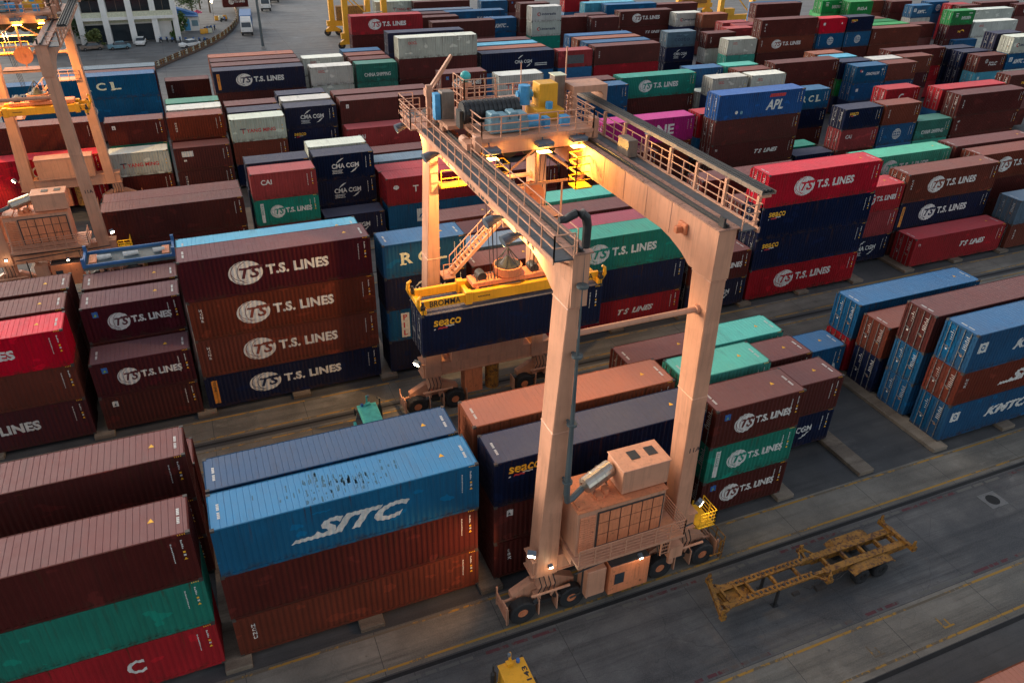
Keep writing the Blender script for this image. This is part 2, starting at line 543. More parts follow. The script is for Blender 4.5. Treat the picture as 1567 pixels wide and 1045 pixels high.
def art(code, col, size, H):
    """-> (list of (partname, Art, mats)) for one lettering code"""
    L = LEN[size]; out = []; a = Art(); c = Art(); h = L / 2
    m = [M[W_]]
    def done(name, A, mats): out.append((name, A, mats))
    if code == 'ts':
        ts_emblem(a, -2.15, H * .53, 1.08, H * .29, 1); done('emblem', a, [M[W_], body_tone(col)])
        c.text('T.S. LINES', -.85, H * .41, H * .25, 0, w=4.05, bold=.025, space=1.05); done('lettering', c, m)
        if col in 'BM':
            d = Art()
            for k, t in enumerate('HCNR'): d.text(t, -h + .62 + (k % 2) * .03, H * .74 - k * .26, .2, 0, bold=.03)
            done('code_lettering', d, m)
        if col == 'N':
            d = Art(); d.rect(-h + .42, H * .14, -h + .80, H * .86, 0); d.text('TS LINE', -h + .52, H * .82, .18, 1, vert=True, lift=1, bold=.02)
            done('orange_panel', d, [M[O_], M[K_]])
    elif code in ('ts2', 'ts2w', 'ts2t', 'ts2s'):
        ts_emblem(a, -.95, H * .50, .68, H * .25, 1); done('emblem', a, [M[W_], body_tone(col)])
        c.text('T.S. LINES', -.2, H * .41, H * .20, 0, w=2.5, bold=.025); done('lettering', c, m)
        d = Art()
        if code == 'ts2w':
            d.rect(-h + .55, H * .12, -h + .85, H * .86, 0); d.text('TS CODE', -h + .60, H * .82, .18, 1, vert=True, lift=1); done('white_panel', d, [M[W_], body_tone(col)])
        else:
            d.rect(-h + .62, H * .70, -h + .98, H * .86, 0); d.tri(-h + .8, H * .73, .1, 1, 1); done('sticker', d, [M['blue_paint'], M[G_]])
    elif code == 'tsl':
        c.text('T S  LINES', .2, H * .42, H * .20, 0, w=3.4, bold=.03, shear=.35); done('lettering', c, m)
        d = Art(); d.text('TS', -h + .5, H * .72, .25, 0, bold=.03); done('code_lettering', d, m)
    elif code in ('seaco', 'seaco2'):
        k = 1 if code == 'seaco' else .8
        x = -h + .75
        c.text('seaco', x, H * .70, .42 * k, 0, w=1.75 * k, bold=.02, shear=.1); done('lettering', c, [M[Y_]])
        d = Art(); d.rect(x + .25 * k, H * .63, x + .85 * k, H * .67, 0, 0, .06); d.rect(x, H * .62, x + .13, H * .645, 1); d.rect(x + .75 * k, H * .665, x + 1.3 * k, H * .69, 1)
        done('tagline', d, [M[R_], M[W_]])
    elif code in ('sitc', 'sitcb'):
        x = -2.3 if code == 'sitc' else -1.5
        c.text('SITC', x + .35, H * .30, H * .36, 0, w=4.6, bold=.05, shear=.45); c.rect(x - .65, H * .30, x + 1.35, H * .375, 0, 1, .25)
        done('lettering', c, m)
        if code == 'sitcb':
            d = Art()
            for k, t in enumerate('HCR'): d.text(t, -h + .6, H * .72 - k * .26, .2, 0, bold=.03)
            done('code_lettering', d, m)
    elif code in ('kmtc', 'kmtc2'):
        big = code == 'kmtc'
        x = -2.2 if big else -1.35
        c.text('KMTC', x, H * .36, H * .27, 0, w=4.2 if big else 2.3, bold=.05, shear=.35); c.rect(x + (4.35 if big else 2.4), H * .37, x + (5.0 if big else 2.75), H * .42, 0)
        done('lettering', c, m)
        d = Art(); d.rect(-h + .55, H * .50, -h + 1.25, H * .76, 0); d.disc(-h + .9, H * .63, .2, .2, 1, 1); d.rect(-h + .84, H * .6, -h + .96, H * .66, 0, 2); done('emblem', d, [M[W_], body_tone(col)])
    elif code in ('cma', 'cma2', 'cma3'):
        x = -1.3; 
        c.text('CMA CGM', x, H * .44, H * .19, 0, w=2.75, bold=.045); done('lettering', c, m)
        d = Art(); d.arc(x + 1.35, H * .44, 1.0, H * .40, 95, 150, .14, 0, taper=True); d.arc(x + 1.75, H * .66, 1.0, H * .42, -85, -30, .14, 0, taper=True); done('emblem', d, m)
        if code == 'cma':
            e = Art(); e.rect(x, H * .24, x + 1.1, H * .26, 0); e.rect(x, H * .36, x + 1.1, H * .38, 0)
            for k in range(2): e.rect(x + .05, H * (.29 + k * .035), x + 1.0, H * (.305 + k * .035), 0)
            done('tagline', e, m)
    elif code in ('cma40', 'cmal'):
        x = -.6
        c.text('CMA CGM', x, H * .40, H * .17, 0, w=2.9, bold=.045); done('lettering', c, m)
        d = Art(); d.arc(x + 1.4, H * .42, 1.0, H * .40, 90, 150, .16, 0, taper=True); d.arc(x + 1.9, H * .62, 1.0, H * .42, -85, -35, .16, 0, taper=True); done('emblem', d, m)
        if code == 'cma40':
            e = Art()
            for k in range(2): e.rect(x + 3.4, H * (.24 + k * .09), x + 5.5, H * (.28 + k * .09), 0)
            done('tagline', e, m)
    elif code == 'cron':
        c.text('CRONOS', -.7, H * .62, H * .13, 0, w=2.0, bold=.01); done('lettering', c, m)
        d = Art(); d.disc(-1.3, H * .60, .34, .3, 0); done('emblem', d, m)
    elif code in ('rcl', 'rcl40'):
        x0 = -1.75 if code == 'rcl' else -2.9; st = 1.25 if code == 'rcl' else 1.75
        for k, t in enumerate('RCL'):
            c.text(t, x0 + k * st, H * .38, H * .33, 0, w=.85 if code == 'rcl' else 1.15, bold=.06)
            if t in 'RL':
                c.rect(x0 + k * st - .08, H * .36, x0 + k * st + .38, H * .40, 0, 1); c.rect(x0 + k * st - .08, H * .68, x0 + k * st + .38, H * .72, 0, 1)
        done('lettering', c, [M['cream']])
    elif code in ('ym', 'ym40'):
        s = 1 if code == 'ym' else 1.2
        c.text('YANG MING', -1.35 * s, H * .38, H * .165, 0, w=3.2 * s, bold=.03); done('lettering', c, [M[R_]])
        d = Art(); d.text('T', -1.95 * s, H * .36, H * .21, 0, w=.45, bold=.05); d.rect(-2.05 * s, H * .535, -1.40 * s, H * .58, 1, 1); done('emblem', d, [M[R_], body_tone('N')])
    elif code == 'cai':
        x = -h + .9 if size == 20 else -h + 1.2
        c.text('CAI', x, H * .56, H * .19, 0, w=1.0, bold=.06); done('lettering', c, m)
    elif code == 'apl':
        c.text('APL', .7, H * .25, H * .40, 0, w=2.5, bold=.07, shear=.2); done('lettering', c, m)
        d = Art(); d.rect(.95, H * .76, 3.2, H * .89, 0, 0, .15); done('red_bar', d, [M[R_]])
        e = Art(); e.disc(-3.4, H * .27, .2, .2, 0); e.disc(-2.7, H * .25, .2, .2, 1); done('sticker', e, [M[W_], M['motor_blue']])
    elif code == 'one':
        c.text('ONE', -.6, H * .32, H * .42, 0, w=4.0, bold=.07); done('lettering', c, m)
    elif code == 'inter':
        c.text('interasia', -1.0, H * .42, H * .17, 0, w=2.9, bold=.03, shear=.1); done('lettering', c, [body_tone('N')])
        d = Art(); d.arc(-1.55, H * .5, .36, .32, 60, 300, .16, 0); d.arc(-1.45, H * .5, .3, .3, -60, 120, .12, 1, 1); done('emblem', d, [M[R_], M[K_]])
    elif code == 'cosco':
        c.text('COSCO', -1.4, H * .38, H * .20, 0, w=3.2, bold=.04, space=1.3); c.rect(-1.1, H * .7, 0, H * .75, 0); done('lettering', c, [body_tone('N')])
    elif code == 'sin':
        c.text('SINOKOR', -1.0, H * .46, H * .17, 0, w=2.7, bold=.04, shear=.3); done('lettering', c, m)
        d = Art(); d.disc(-2.1, H * .74, .18, .18, 1); d.disc(-1.85, H * .70, .14, .12, 0); d.tri(2.2, H * .7, .2, 0); done('emblem', d, [M[W_], M[R_]])
    elif code == 'tclc':
        c.text('TCLC', -.6, H * .38, H * .22, 0, w=1.9, bold=.04, shear=.2); done('lettering', c, m)
        d = Art(); globe_art(d, -1.2, H * .66, .32); done('emblem', d, m)
    elif code in ('china',):
        c.text('CHINA SHIPPING', -1.9, H * .30, H * .20, 0, w=3.9, bold=.02); done('lettering', c, m)
    elif code in ('oo', 'oo40', 'ool'):
        c.text('OOCL', -h + (1.1 if size == 20 else 1.5), H * .68, H * .14, 0, w=.95 if size == 20 else 1.35, bold=.05); done('lettering', c, [M[R_]])
    elif code == 'pil':
        d = Art(); d.rect(-h + 1.0, H * .10, -h + 1.62, H * .88, 0)
        for k, t in enumerate('PIL'): d.text(t, -h + 1.16, H * (.66 - k * .25), H * .17, 1, bold=.04, lift=1)
        done('white_panel', d, [M[W_], M[R_]])
    elif code == 'tal':
        for k, t in enumerate('TAL'): c.text(t, -3.35 + k * 3.0, H * .43, H * .24, 0, bold=.05)
        done('lettering', c, m); d = Art(); d.disc(-h + 1.0, H * .66, .3, .22, 0); done('emblem', d, m)
    elif code == 'globe':
        globe_art(a, 0.1 if size == 20 else -2.5, H * .5, H * .27); done('emblem', a, m)
        if size == 20: d = Art(); d.text('LINES CO', -h + .5, H * .86, .12, 0, w=H * .66, vert=True); done('code_lettering', d, m)
    elif code == 'ever':
        c.text('EVERGREEN', -.3, H * .38, H * .22, 0, w=2.5, bold=.05); done('lettering', c, m)
        d = Art(); d.text('m', -2.0, H * .55, H * .16, 0, bold=.06); d.rect(-2.1, H * .78, -1.3, H * .83, 0); d.rect(1.4, H * .78, 2.3, H * .83, 0); done('emblem', d, m)
    elif code == 'noa':
        c.text('ING-A', -.9, H * .36, H * .24, 0, w=2.6, bold=.04, shear=.2); done('lettering', c, m)
    elif code in ('tri',):
        d = Art(); d.rect(-h + .7, H * .68, -h + 1.05, H * .84, 0); d.tri(-h + .86, H * .71, .09, 1, 1); done('sticker', d, [M[W_], M[K_]])
    elif code in ('code', 'code2', 'tex'):
        t0 = {'code': 'HCNU', 'code2': 'WSC', 'tex': 'tex'}[code]; st = .28 if code != 'code2' else .5
        for k, t in enumerate(t0): c.text(t, -h + .75, H * .68 - k * st, .21 if code != 'code2' else .3, 0, bold=.035)
        done('code_lettering', c, m)
    elif code == 'logo':
        d = Art(); d.rect(-h + 3.0, H * .30, -h + 4.3, H * .78, 0); d.arc(-h + 3.9, H * .4, .7, .7, 90, 170, .16, 1, 1); d.arc(-h + 3.9, H * .4, .45, .45, 90, 170, .12, 1, 1); done('emblem', d, [M[W_], body_tone(col)])
    elif code == 'logoy':
        c.text('TAL', -.3, H * .45, H * .14, 0, bold=.04, shear=.3); d = Art(); d.arc(.9, H * .5, .5, .4, -20, 160, .2, 0, taper=True); done('lettering', c, [M[Y_]]); done('emblem', d, [M[Y_]])
    elif code == 'lab':
        d = Art(); d.rect(-h + .8, H * .60, -h + 2.0, H * .84, 0); d.rect(-h + .9, H * .40, -h + 1.2, H * .48, 0); done('label_panel', d, [M[W_]])
    elif code == 'patch':
        d = Art(); d.rect(-1.6, H * .22, 1.5, H * .72, 0); done('faded_patch', d, [M['grating']])
    elif code == 'tim':
        c.text('T IM', -1.2, H * .38, H * .2, 0, w=2.6, bold=.04); done('lettering', c, [M[R_]])
    elif code == 'cc':
        c.text('C', 2.1, H * .36, H * .30, 0, bold=.06); c.text('C', -1.2, H * .36, H * .30, 0, bold=.06); done('lettering', c, m)
    elif code in ('c', 'wl'):
        a.arc(0, H * .5, H * .24, H * .22, 60, 300, .18, 0); done('emblem', a, m)
        if code == 'wl': c.rect(-1.2, H * .2, 1.2, H * .27, 0); done('tagline', c, m)
    elif code in ('dot', 'sq'):
        d = Art(); d.rect(-h + .8, H * .55, -h + 1.25, H * .72, 0); d.tri(h - 1.0, H * .58, .2, 0); done('sticker', d, m)
    elif code == 'blank':
        c.text('A', 1.9, H * .12, H * .30, 0, bold=.05); done('lettering', c, m)
    elif code == 'texd':
        pass
    return out

# colour: (linear rgb, word)
PAL = {
 'M': ((.115, .022, .018), 'maroon'), 'D': ((.085, .012, .018), 'dark maroon'), 'B': ((.19, .040, .022), 'brown'), 'O': ((.26, .075, .035), 'rust orange'),
 'R': ((.36, .012, .020), 'red'), 'X': ((.50, .004, .022), 'bright red'), 'F': ((.31, .040, .042), 'faded red'), 'P': ((.22, .025, .045), 'crimson'),
 'N': ((.006, .014, .05), 'navy'), 'S': ((.008, .055, .13), 'dark blue'), 'L': ((.005, .085, .20), 'blue'), 'A': ((.07, .32, .45), 'light blue'), 'K': ((.010, .09, .30), 'royal blue'),
 'U': ((.09, .14, .19), 'grey blue'), 'G': ((.008, .22, .155), 'green'), 'T': ((.05, .34, .27), 'teal'), 'C': ((.03, .17, .125), 'dull green'), 'J': ((.06, .40, .25), 'mint green'),
 'Q': ((.30, .19, .05), 'ochre'),
 'V': ((.010, .24, .055), 'leaf green'), 'W': ((.52, .52, .45), 'off white'), 'E': ((.42, .008, .16), 'magenta'), 'H': ((.16, .16, .17), 'grey')}
LSITC = (.002, .14, .28)
DESC = {'ts': 'emblem, large lettering', 'ts2': 'globe emblem', 'ts2w': 'white panel, emblem', 'ts2t': 'globe emblem', 'ts2s': 'small emblem', 'tsl': 'slanted white lettering', 'seaco': 'yellow lettering', 'seaco2': 'small yellow lettering',
 'sitc': 'huge slanted lettering', 'sitcb': 'slanted white lettering', 'kmtc': 'slanted white lettering', 'kmtc2': 'slanted white lettering', 'cma': 'white arcs lettering', 'cma2': 'white lettering', 'cma3': 'white arcs lettering', 'cma40': 'white arcs lettering', 'cmal': 'white arcs lettering',
 'cron': 'thin lettering', 'rcl': 'cream slab lettering', 'rcl40': 'cream slab lettering', 'ym': 'red lettering', 'ym40': 'red lettering', 'cai': 'short white lettering', 'apl': 'red bar lettering', 'one': 'huge white lettering', 'inter': 'navy lettering', 'cosco': 'navy lettering',
 'sin': 'slanted white lettering', 'tclc': 'slanted white lettering', 'china': 'white lettering', 'oo': 'small red lettering', 'oo40': 'small red lettering', 'ool': 'small red lettering', 'pil': 'vertical panel', 'tal': 'spaced white letters', 'globe': 'white globe emblem',
 'ever': 'white lettering', 'noa': 'white lettering', 'logo': 'white square emblem', 'logoy': 'yellow emblem', 'lab': 'white label panel', 'patch': 'dark faded patch', 'tim': 'red lettering', 'cc': 'white capital letter', 'wl': 'white emblem', 'c': 'white emblem', 'blank': 'white letter',
 'tex': 'vertical white lettering', 'code': 'vertical white code', 'code2': 'vertical white code', 'tri': 'small sticker', 'dot': 'white stickers', 'sq': 'white stickers', 'texd': 'white-marked doors'}
BLOCK = {'C': 'nearest block', 'A': 'second block', 'E': 'third block', 'F': 'fourth block', 'G': 'fifth block', 'H': 'farthest blocks'}
ORD = 'first second third fourth fifth sixth seventh eighth ninth tenth eleventh twelfth thirteenth fourteenth fifteenth sixteenth seventeenth eighteenth nineteenth twentieth'.split() + ['twenty-first', 'twenty-second', 'twenty-third', 'twenty-fourth', 'twenty-fifth', 'twenty-sixth', 'twenty-seventh', 'twenty-eighth', 'twenty-ninth', 'thirtieth'] + ['thirty-' + w for w in 'first second third fourth fifth sixth seventh eighth ninth'.split()] + ['fortieth', 'forty-first', 'forty-second', 'forty-third', 'forty-fourth', 'forty-fifth']

TABLE = """C 0 -12.97 -21.04 40 Rh:cc Gh Mh
C 2 -12.96 -14.93 40 -M -M Mh
C 3 -12.92 -12.07 40 -M Md
C 0 -0.06 -21.0 40 Bs:code Mh Lh:sitc
C 1 -0.03 -18.04 40 -M -M Sh
C 0 13.0 -21.05 40 Ms:tex Ms:tri Nh:seaco
C 1 12.98 -18.0 40 -M -M Oh
C 0 25.9 -21.11 20 M:ts2 G:ts2w M:ts2
C 1 25.9 -17.94 20 -M -M T
C 1 32.35 -17.96 20 N:cma M
C 2 32.37 -15.02 20 -M M
C 3 32.38 -11.99 20 -N T
C 3 25.86 -12.08 20 -M M
C 3 38.86 -12.0 20 L:blank
C 0 45.32 -20.99 40 Lh:kmtc Bs:sitcb Lh:kmtc
C 1 45.32 -17.93 40 Ls:d Ls:d Mh:texd
C 2 45.28 -14.9 40 Nh Bs:d
C 3 45.28 -11.93 40 Rh Lh
A 0 -19.36 0.04 40 Dh:ts Bs Xs:ts
A 1 -19.45 2.85 40 -M -M Mh
A 2 -19.35 5.79 40 -M -M Mh
A 0 -6.45 0.07 20 M:tri D:ts2t
A 1 -6.47 2.88 20 -M M D:ts2t
A 2 -6.49 5.81 20 -M -M M
A 0 0.01 0.16 40 Ns:ts Bh:ts Bh:ts Dh:ts
A 1 0.02 2.97 40 -M -M -M Ah
A 0 12.98 0.18 20 N:logo L:pil N:cma L:rcl
A 0 19.43 0.05 20 -M -M M
A 1 19.45 2.97 20 -M -M U
A 2 19.46 5.81 20 -M -M M
A 3 19.44 8.85 20 -M -M M
A 0 25.92 0.11 40 Rs:tsl Nh Gh:ts
A 1 25.85 2.83 40 -M -M Ph
A 2 25.92 5.88 40 -M -M Mh
A 3 25.83 8.95 40 -M -M Th
A 0 38.81 0.04 20 N:cma2 M:ts2s
A 0 45.27 0.14 40 Rh:ts Nh:seaco Nh:seaco Xh:ts
A 1 45.33 2.83 40 -M -M Mh
A 3 45.3 8.83 40 -M -M Mh
A 1 58.26 2.87 20 N:cma F R:ts2
A 0 64.75 0.18 40 Rh:tsl
A 1 64.7 2.98 40 -M Nh:ts Bh:ts
A 3 64.68 8.83 40 -G -G Jh:ts
A 2 77.65 5.73 40 -M -M Bh:ts
A 3 77.6 8.89 40 -M -M Mh
A 0 77.65 0.04 40 Bs:code Us:
E 0 -6.52 25.16 40 Mh:tri Mh
E 1 -6.49 28.37 40 -M Mh
E 0 6.52 25.08 20 -M G:ts2w F:cai
E 1 6.47 28.3 20 -N -N N
E 0 12.96 25.12 20 N:cma2
E 1 12.95 28.32 20 N:cron N:cma N:cma
E 2 12.99 31.4 20 -W -N W
E 0 19.4 25.14 40 Lh:logo Rh:tal
E 1 19.38 28.27 40 -M Rh
E 2 19.47 31.4 40 -M Uh
E 3 19.42 34.42 40 -M Mh
E 0 32.34 25.11 20 -M M:code
E 0 38.76 25.12 40 -M Mh:tri
E 1 45.31 28.23 40 -M Bs Eh:one
E 0 58.25 25.09 40 Ms Ms:tsl Mh Kh:apl
E 1 58.25 28.28 40 -M Ls Rh
E 0 71.19 25.14 20 N
E 1 71.11 28.23 20 G
E 3 77.66 34.57 20 -M N L:rcl
E 0 77.61 25.09 20 M:d F:cai N:seaco2
E 0 84.12 25.07 20 -L L:globe B:code
E 2 90.56 31.37 20 -R R:wl R:wl
E 0 90.56 25.12 20 -G C:china
E 0 97.03 25.08 40 -M Ms:code2 Mh:code
E 1 97.08 28.22 40 -M Ls Rh:d
F 1 -19.4 47.04 40 -M -M Mh
F 0 -19.43 43.86 40 -R Xh:wl
F 1 -6.43 46.96 20 -M G M:tri
F 0 -6.51 43.89 20 M W:ym
F 0 0.02 43.84 20 M:code M:lab
F 1 -0.02 46.97 20 -M -M B:code
F 2 0.04 50.09 20 -M -M W
F 3 0.04 53.15 20 -G -G C
F 0 6.45 43.92 20 N:seaco2 B W:ym
F 1 6.52 46.99 20 -N -N N:cma3
F 2 6.44 50.04 20 -M -M M
F 1 12.94 46.95 20 M:dot N:seaco2 N:cma
F 2 12.98 50.15 20 -W -N W
F 3 12.9 53.16 20 -N -N N
F 0 19.45 43.92 40 M Fh:cai
F 1 19.45 46.98 40 -M Ms Mh:tri
F 2 19.37 50.07 40 -M -M Mh
F 0 32.39 43.86 20 -M M
F 1 32.33 46.99 20 -M -M M M:ts2
F 0 38.81 43.89 20 -M M L:pil W:ym
F 0 45.34 43.84 40 -L -L Lh
F 1 45.23 47.07 40 -M -M Mh
F 1 58.28 47.08 40 -M Ms Gh:ts
F 0 71.16 43.97 20 N N:d W:oo
F 0 77.69 43.86 20 N L W:oo
F 1 71.2 47.05 20 -M W:tim
F 2 71.19 50.1 20 -L L L:dot
F 2 77.61 50.07 20 -T T T
F 1 77.61 46.93 20 -M -M B
F 1 84.12 46.97 40 -M Mh Mh:code
F 0 97.09 43.83 20 N:seaco2 L:dot L:sin
F 1 97.1 47.03 20 -N V:everd N
F 2 97.1 50.16 20 -M -L A
F 3 97.1 53.21 20 -M -M O
F 0 103.46 43.94 20 M L:kmtc2 B
F 1 103.48 46.97 20 -M -M W
F 1 110.01 47.0 20 -M D B
F 2 109.98 50.17 40 -R Rs Mh:code
F 0 122.94 43.87 20 -M A:dot M:tclc
F 1 122.9 47.06 20 -N N N
F 2 122.93 50.15 20 -N N N
F 0 129.38 43.85 20 -M W L:kmtc2 W:inter
F 1 129.4 47.05 20 -N -N N N:d
G 0 -12.98 67.25 40 -M Lh:globe Lh:rcl40
G 1 -12.89 70.25 40 -M -M Mh
G 2 -12.9 73.22 40 -U -U Uh
G 3 0.02 76.36 20 -M M:code
G 0 6.42 67.16 40 -M Ms Nh:ts
G 1 6.44 70.2 40 -M -M Mh
G 2 6.46 73.3 40 -M -M Mh
G 3 6.5 76.22 40 -M -M Oh
G 0 19.36 67.14 20 -W W W:oo
G 2 19.36 73.23 20 -W W W:oo
G 0 25.94 67.26 20 -C -C C:china
G 2 25.83 73.3 20 -B B B:sq
G 3 25.86 76.27 20 -L L L
G 0 32.33 67.22 40 M Ms Mh Wh:ool
G 2 32.36 73.28 40 -N -N Ns Nh:cmal
G 1 25.84 70.17 20 M M M:code
G 0 45.24 67.21 40 -L Ls Nh:cma40
G 1 45.32 70.18 40 -M -M Oh
G 2 45.24 73.25 40 -M -M Ah
G 3 45.27 76.32 40 -M -M Mh
G 0 58.26 67.18 20 -L L F:patch
G 0 64.74 67.22 40 -R Rs Mh:code
G 1 64.69 70.18 40 -L -L Lh
G 2 64.7 73.33 40 -O Os Oh
G 3 64.69 76.33 40 -L -L Lh
G 3 84.11 76.26 20 -N N:cma U:cosco
G 0 90.58 67.23 20 W T W:oo
G 2 90.53 73.29 20 -M W M:code
G 3 97.04 76.36 20 -M F F:cai
G 0 97.1 67.18 40 -M Ms Bs:ts Mh:code2
G 0 110.04 67.25 20 -M M L:globe X:sq
G 0 116.43 67.19 20 -M M L:globe N:seaco2
G 0 122.88 67.25 40 -B Bs Bh:code
G 1 122.95 70.26 40 -V -V Vh
G 2 122.97 73.33 40 -V -V Vh
G 3 122.96 76.31 40 -O -O Oh
G 0 142.29 67.21 20 -M -M D:logoy V:ever
G 1 135.81 70.14 20 -M M M:cai
G 0 148.84 67.13 40 -W Ws Wh:oo40
H 0 29.78 87.18 40 -M Ms Mh Rh:ts
H 0 32.22 96.56 40 Ms Mh:sq
H 0 41.97 121.05 40 -W -W Wh:ym40
H 0 46.13 95.08 40 -M Ms Mh
H 0 57.75 97.93 20 -L L L:kmtc2
H 0 52.19 105.36 40 -L -L Lh:tsl
H 0 40.96 100.75 40 -M -M Mh
H 0 40.49 104.83 40 -M -M Mh
H 0 46.59 108.42 40 -U -U Uh
H 0 64.42 118.75 20 -L L L
H 0 49.66 118.96 40 -M Ms Mh
H 0 70.83 118.95 20 L M M:ts2
H 0 64.11 96.77 20 -M M M M
H 0 64.67 92.55 20 M G W:inter W:inter
H 0 72.28 95.64 20 -M M M
H 0 77.93 93.63 20 -M M M:code
H 0 77.09 97.33 20 -M -M M
H 0 83.05 116.5 20 -L L R
H 0 84.02 108.62 40 -M Ms Ah
H 0 87.38 105.44 40 -L Ls Lh
H 0 86.05 97.02 40 -M Ms:tsl Mh:ts
H 0 107.67 119.23 40 -M Mh
H 0 97.27 94.0 20 -N N W:inter
H 0 101.79 91.23 20 -M -M O
H 0 105.85 96.49 20 -L L
H 0 99.95 81.9 20 -M M F
H 0 101.14 78.81 20 -M M F:cai
H 0 120.01 97.65 40 -M Ms Mh
H 0 128.5 88.42 20 -V V V
H 0 126.46 85.35 20 -V V V V:ever
H 0 130.59 82.02 20 -V V V V:noa
H 0 149.56 97.24 20 -B B B:code
H 0 155.83 95.02 20 -M M M
H 0 120.84 99.2 40 -L -L Lh
H 0 155.75 88.82 20 -W W L:kmtc2
H 0 164.32 92.23 20 -L L L:globe
H 0 166.27 87.95 20 -R R R:c
H 0 166.83 85.96 20 -M M M:c
H 0 173.67 86.38 40 -M Ms Mh
H 0 162.67 79.03 40 -W -W Wh
H 0 182.4 83.81 20 -M M M:c
H 0 143.56 66.04 20 -L L
H 0 115.47 32.28 20 -M -M M:logoy"""
CID = {}
UNSEEN = set("""4.0 4.1 6.0 6.1 8.0 8.1 10.0 11.0 12.0 20.0 22.0 23.0 23.1 25.0 25.1 25.2 27.0 27.1 28.0 28.1 29.0 29.1 29.2 30.0 30.1 32.0 32.1 33.0 33.1 34.0 34.1 37.0 37.1 38.0 38.1 42.0 42.1 44.0 44.1 47.0 48.0 49.0 49.1 52.0 52.1 54.0 55.0 56.0 57.0 58.0 61.1 66.0 67.0 67.1 68.0 70.0 70.1 71.0 71.1 73.0 76.0 77.0 77.1 78.0 78.1 80.0 80.1 81.0 81.1 83.0 83.1 84.0 84.1 85.0 86.0 86.1 87.0 87.1 88.0 88.1 89.0 89.1 90.0 90.1 90.2 91.0 92.0 92.1 93.0 94.0 94.1 95.0 95.1 96.0 97.0 97.1 98.0 98.1 99.0 99.1 100.0 101.0 102.0 103.0 103.1 104.0 104.1 105.0 106.0 106.1 107.0 108.0 109.0 110.0 111.0 112.0 112.1 113.0 113.1 113.2 114.0 115.0 115.1 116.0 116.1 117.0 118.0 119.0 119.1 120.0 120.1 121.0 121.1 122.0 123.0 123.1 124.0 125.0 125.1 126.0 126.1 127.0 128.0 128.1 128.2 129.0 129.1 130.0 130.1 131.0 131.1 132.0 132.1 133.0 133.1 134.0 134.1 135.0 136.0 136.1 137.0 137.1 138.0 138.1 140.0 141.0 142.0 142.1 143.0 144.0 144.1 145.0 146.0 147.0 147.1 148.0 148.1 148.2 149.0 149.1 149.2 150.0 151.0 151.1 152.0 152.1 153.0 153.1 154.0 154.1 155.0 155.1 156.0 156.1 157.0 158.0 158.1 159.0 159.1 160.0 160.1 160.2 161.0 161.1 162.0 162.1 163.0 163.1 164.0 164.1 165.0 165.1 166.0 167.0 168.0 168.1 169.0 169.1 169.2 170.0 170.1 171.0 171.1 172.0 172.1 173.0 174.0 175.0 175.1 176.0 177.0 177.1 178.0 178.1 179.0 179.1 179.2 180.0 180.1 181.0 181.1 181.2 182.0 182.1 182.2 183.0 183.1 183.2 184.0 184.1 185.0 186.0 186.1 186.2 187.0 188.0 188.1 189.0 189.1 190.0 190.1 191.0 191.1 192.0 192.1 193.0 193.1 194.0 195.1""".split())      # containers that the photo shows nothing of: they go into one mesh that carries the stacks

_me = {}
def shared(kind, size, H, *a):
    k = (kind, size, round(H, 3)) + a
    if k not in _me:
        _me[k] = {'body': body_mesh, 'roof': roof_mesh, 'door': door_mesh, 'bars': bars_mesh, 'placard': placard_mesh, 'marking': marking_mesh, 'roofcode': roofcode_mesh}[kind](size, H, *a)
    return _me[k]

def art_parts(code, col, size, H):
    k = ('art', code, col if code in ('ts', 'ts2', 'ts2w', 'ts2t', 'ts2s', 'kmtc', 'kmtc2', 'logo') else '', size, round(H, 3))
    if k not in _me:
        _me[k] = [(n, a.mesh(n, LEN[size], mats)) for n, a, mats in art(code, col, size, H)]
    return _me[k]

def container(x, y, z, size, col, code, H, label, group, top, near, doors, rz=0.0, b_near=False):
    L = LEN[size]
    t = thing('shipping_container', (x + L / 2, y + WID / 2, z), label, 'shipping container', group, rz)
    c0 = LSITC if code == 'sitc' else PAL[col][0]; f = random.uniform(.88, 1.12) * (.82 if col in 'MDBNS' else 1.0)
    c = tuple(min(1, v * f * random.uniform(.95, 1.05)) for v in c0) + (1,)
    def part(name, me, p=t):
        o = link(name, me, p); o.color = c; return o
    part('body', shared('body', size, H))
    part('roof', shared('roof', size, H))
    for s in (-1, 1):
        d = part('door', shared('door', size, H, s))
        if doors: part('locking_bars', shared('bars', size, H, s), d)
    if doors: part('door_placard', shared('placard', size, H))
    if near: part('code_marking', shared('marking', size, H))
    if near and top and b_near: part('roof_code', shared('roofcode', size, H))
    if code == 'sitc':
        mb = MB(); rr = random.Random(4); p = (L - .40) / 42
        for k in range(120):
            j = int(rr.gauss(19, 4.2)); x = -L / 2 + .20 + j * p + rr.uniform(.02, .14); y = max(-.9, min(.85, rr.gauss(-.1, .45))); a = rr.uniform(.02, .05); b_ = rr.uniform(.03, .20)
            mb.poly([(x - a, y - b_, H - .0125), (x + a * .7, y - b_ * 1.1, H - .0125), (x + a, y + b_ * .5, H - .0125), (x + a * .2, y + b_, H - .0125), (x - a * .8, y + b_ * .6, H - .0125)], [(0, 1, 2, 3, 4)])
        part('roof_stain', me_mat(mb, 'roof_stain', plain('roof_grime', (.03, .11, .17), .7)))
    if code and code != 'd':
        for n, me in art_parts(code, col, size, H): part(n, me)
    return t

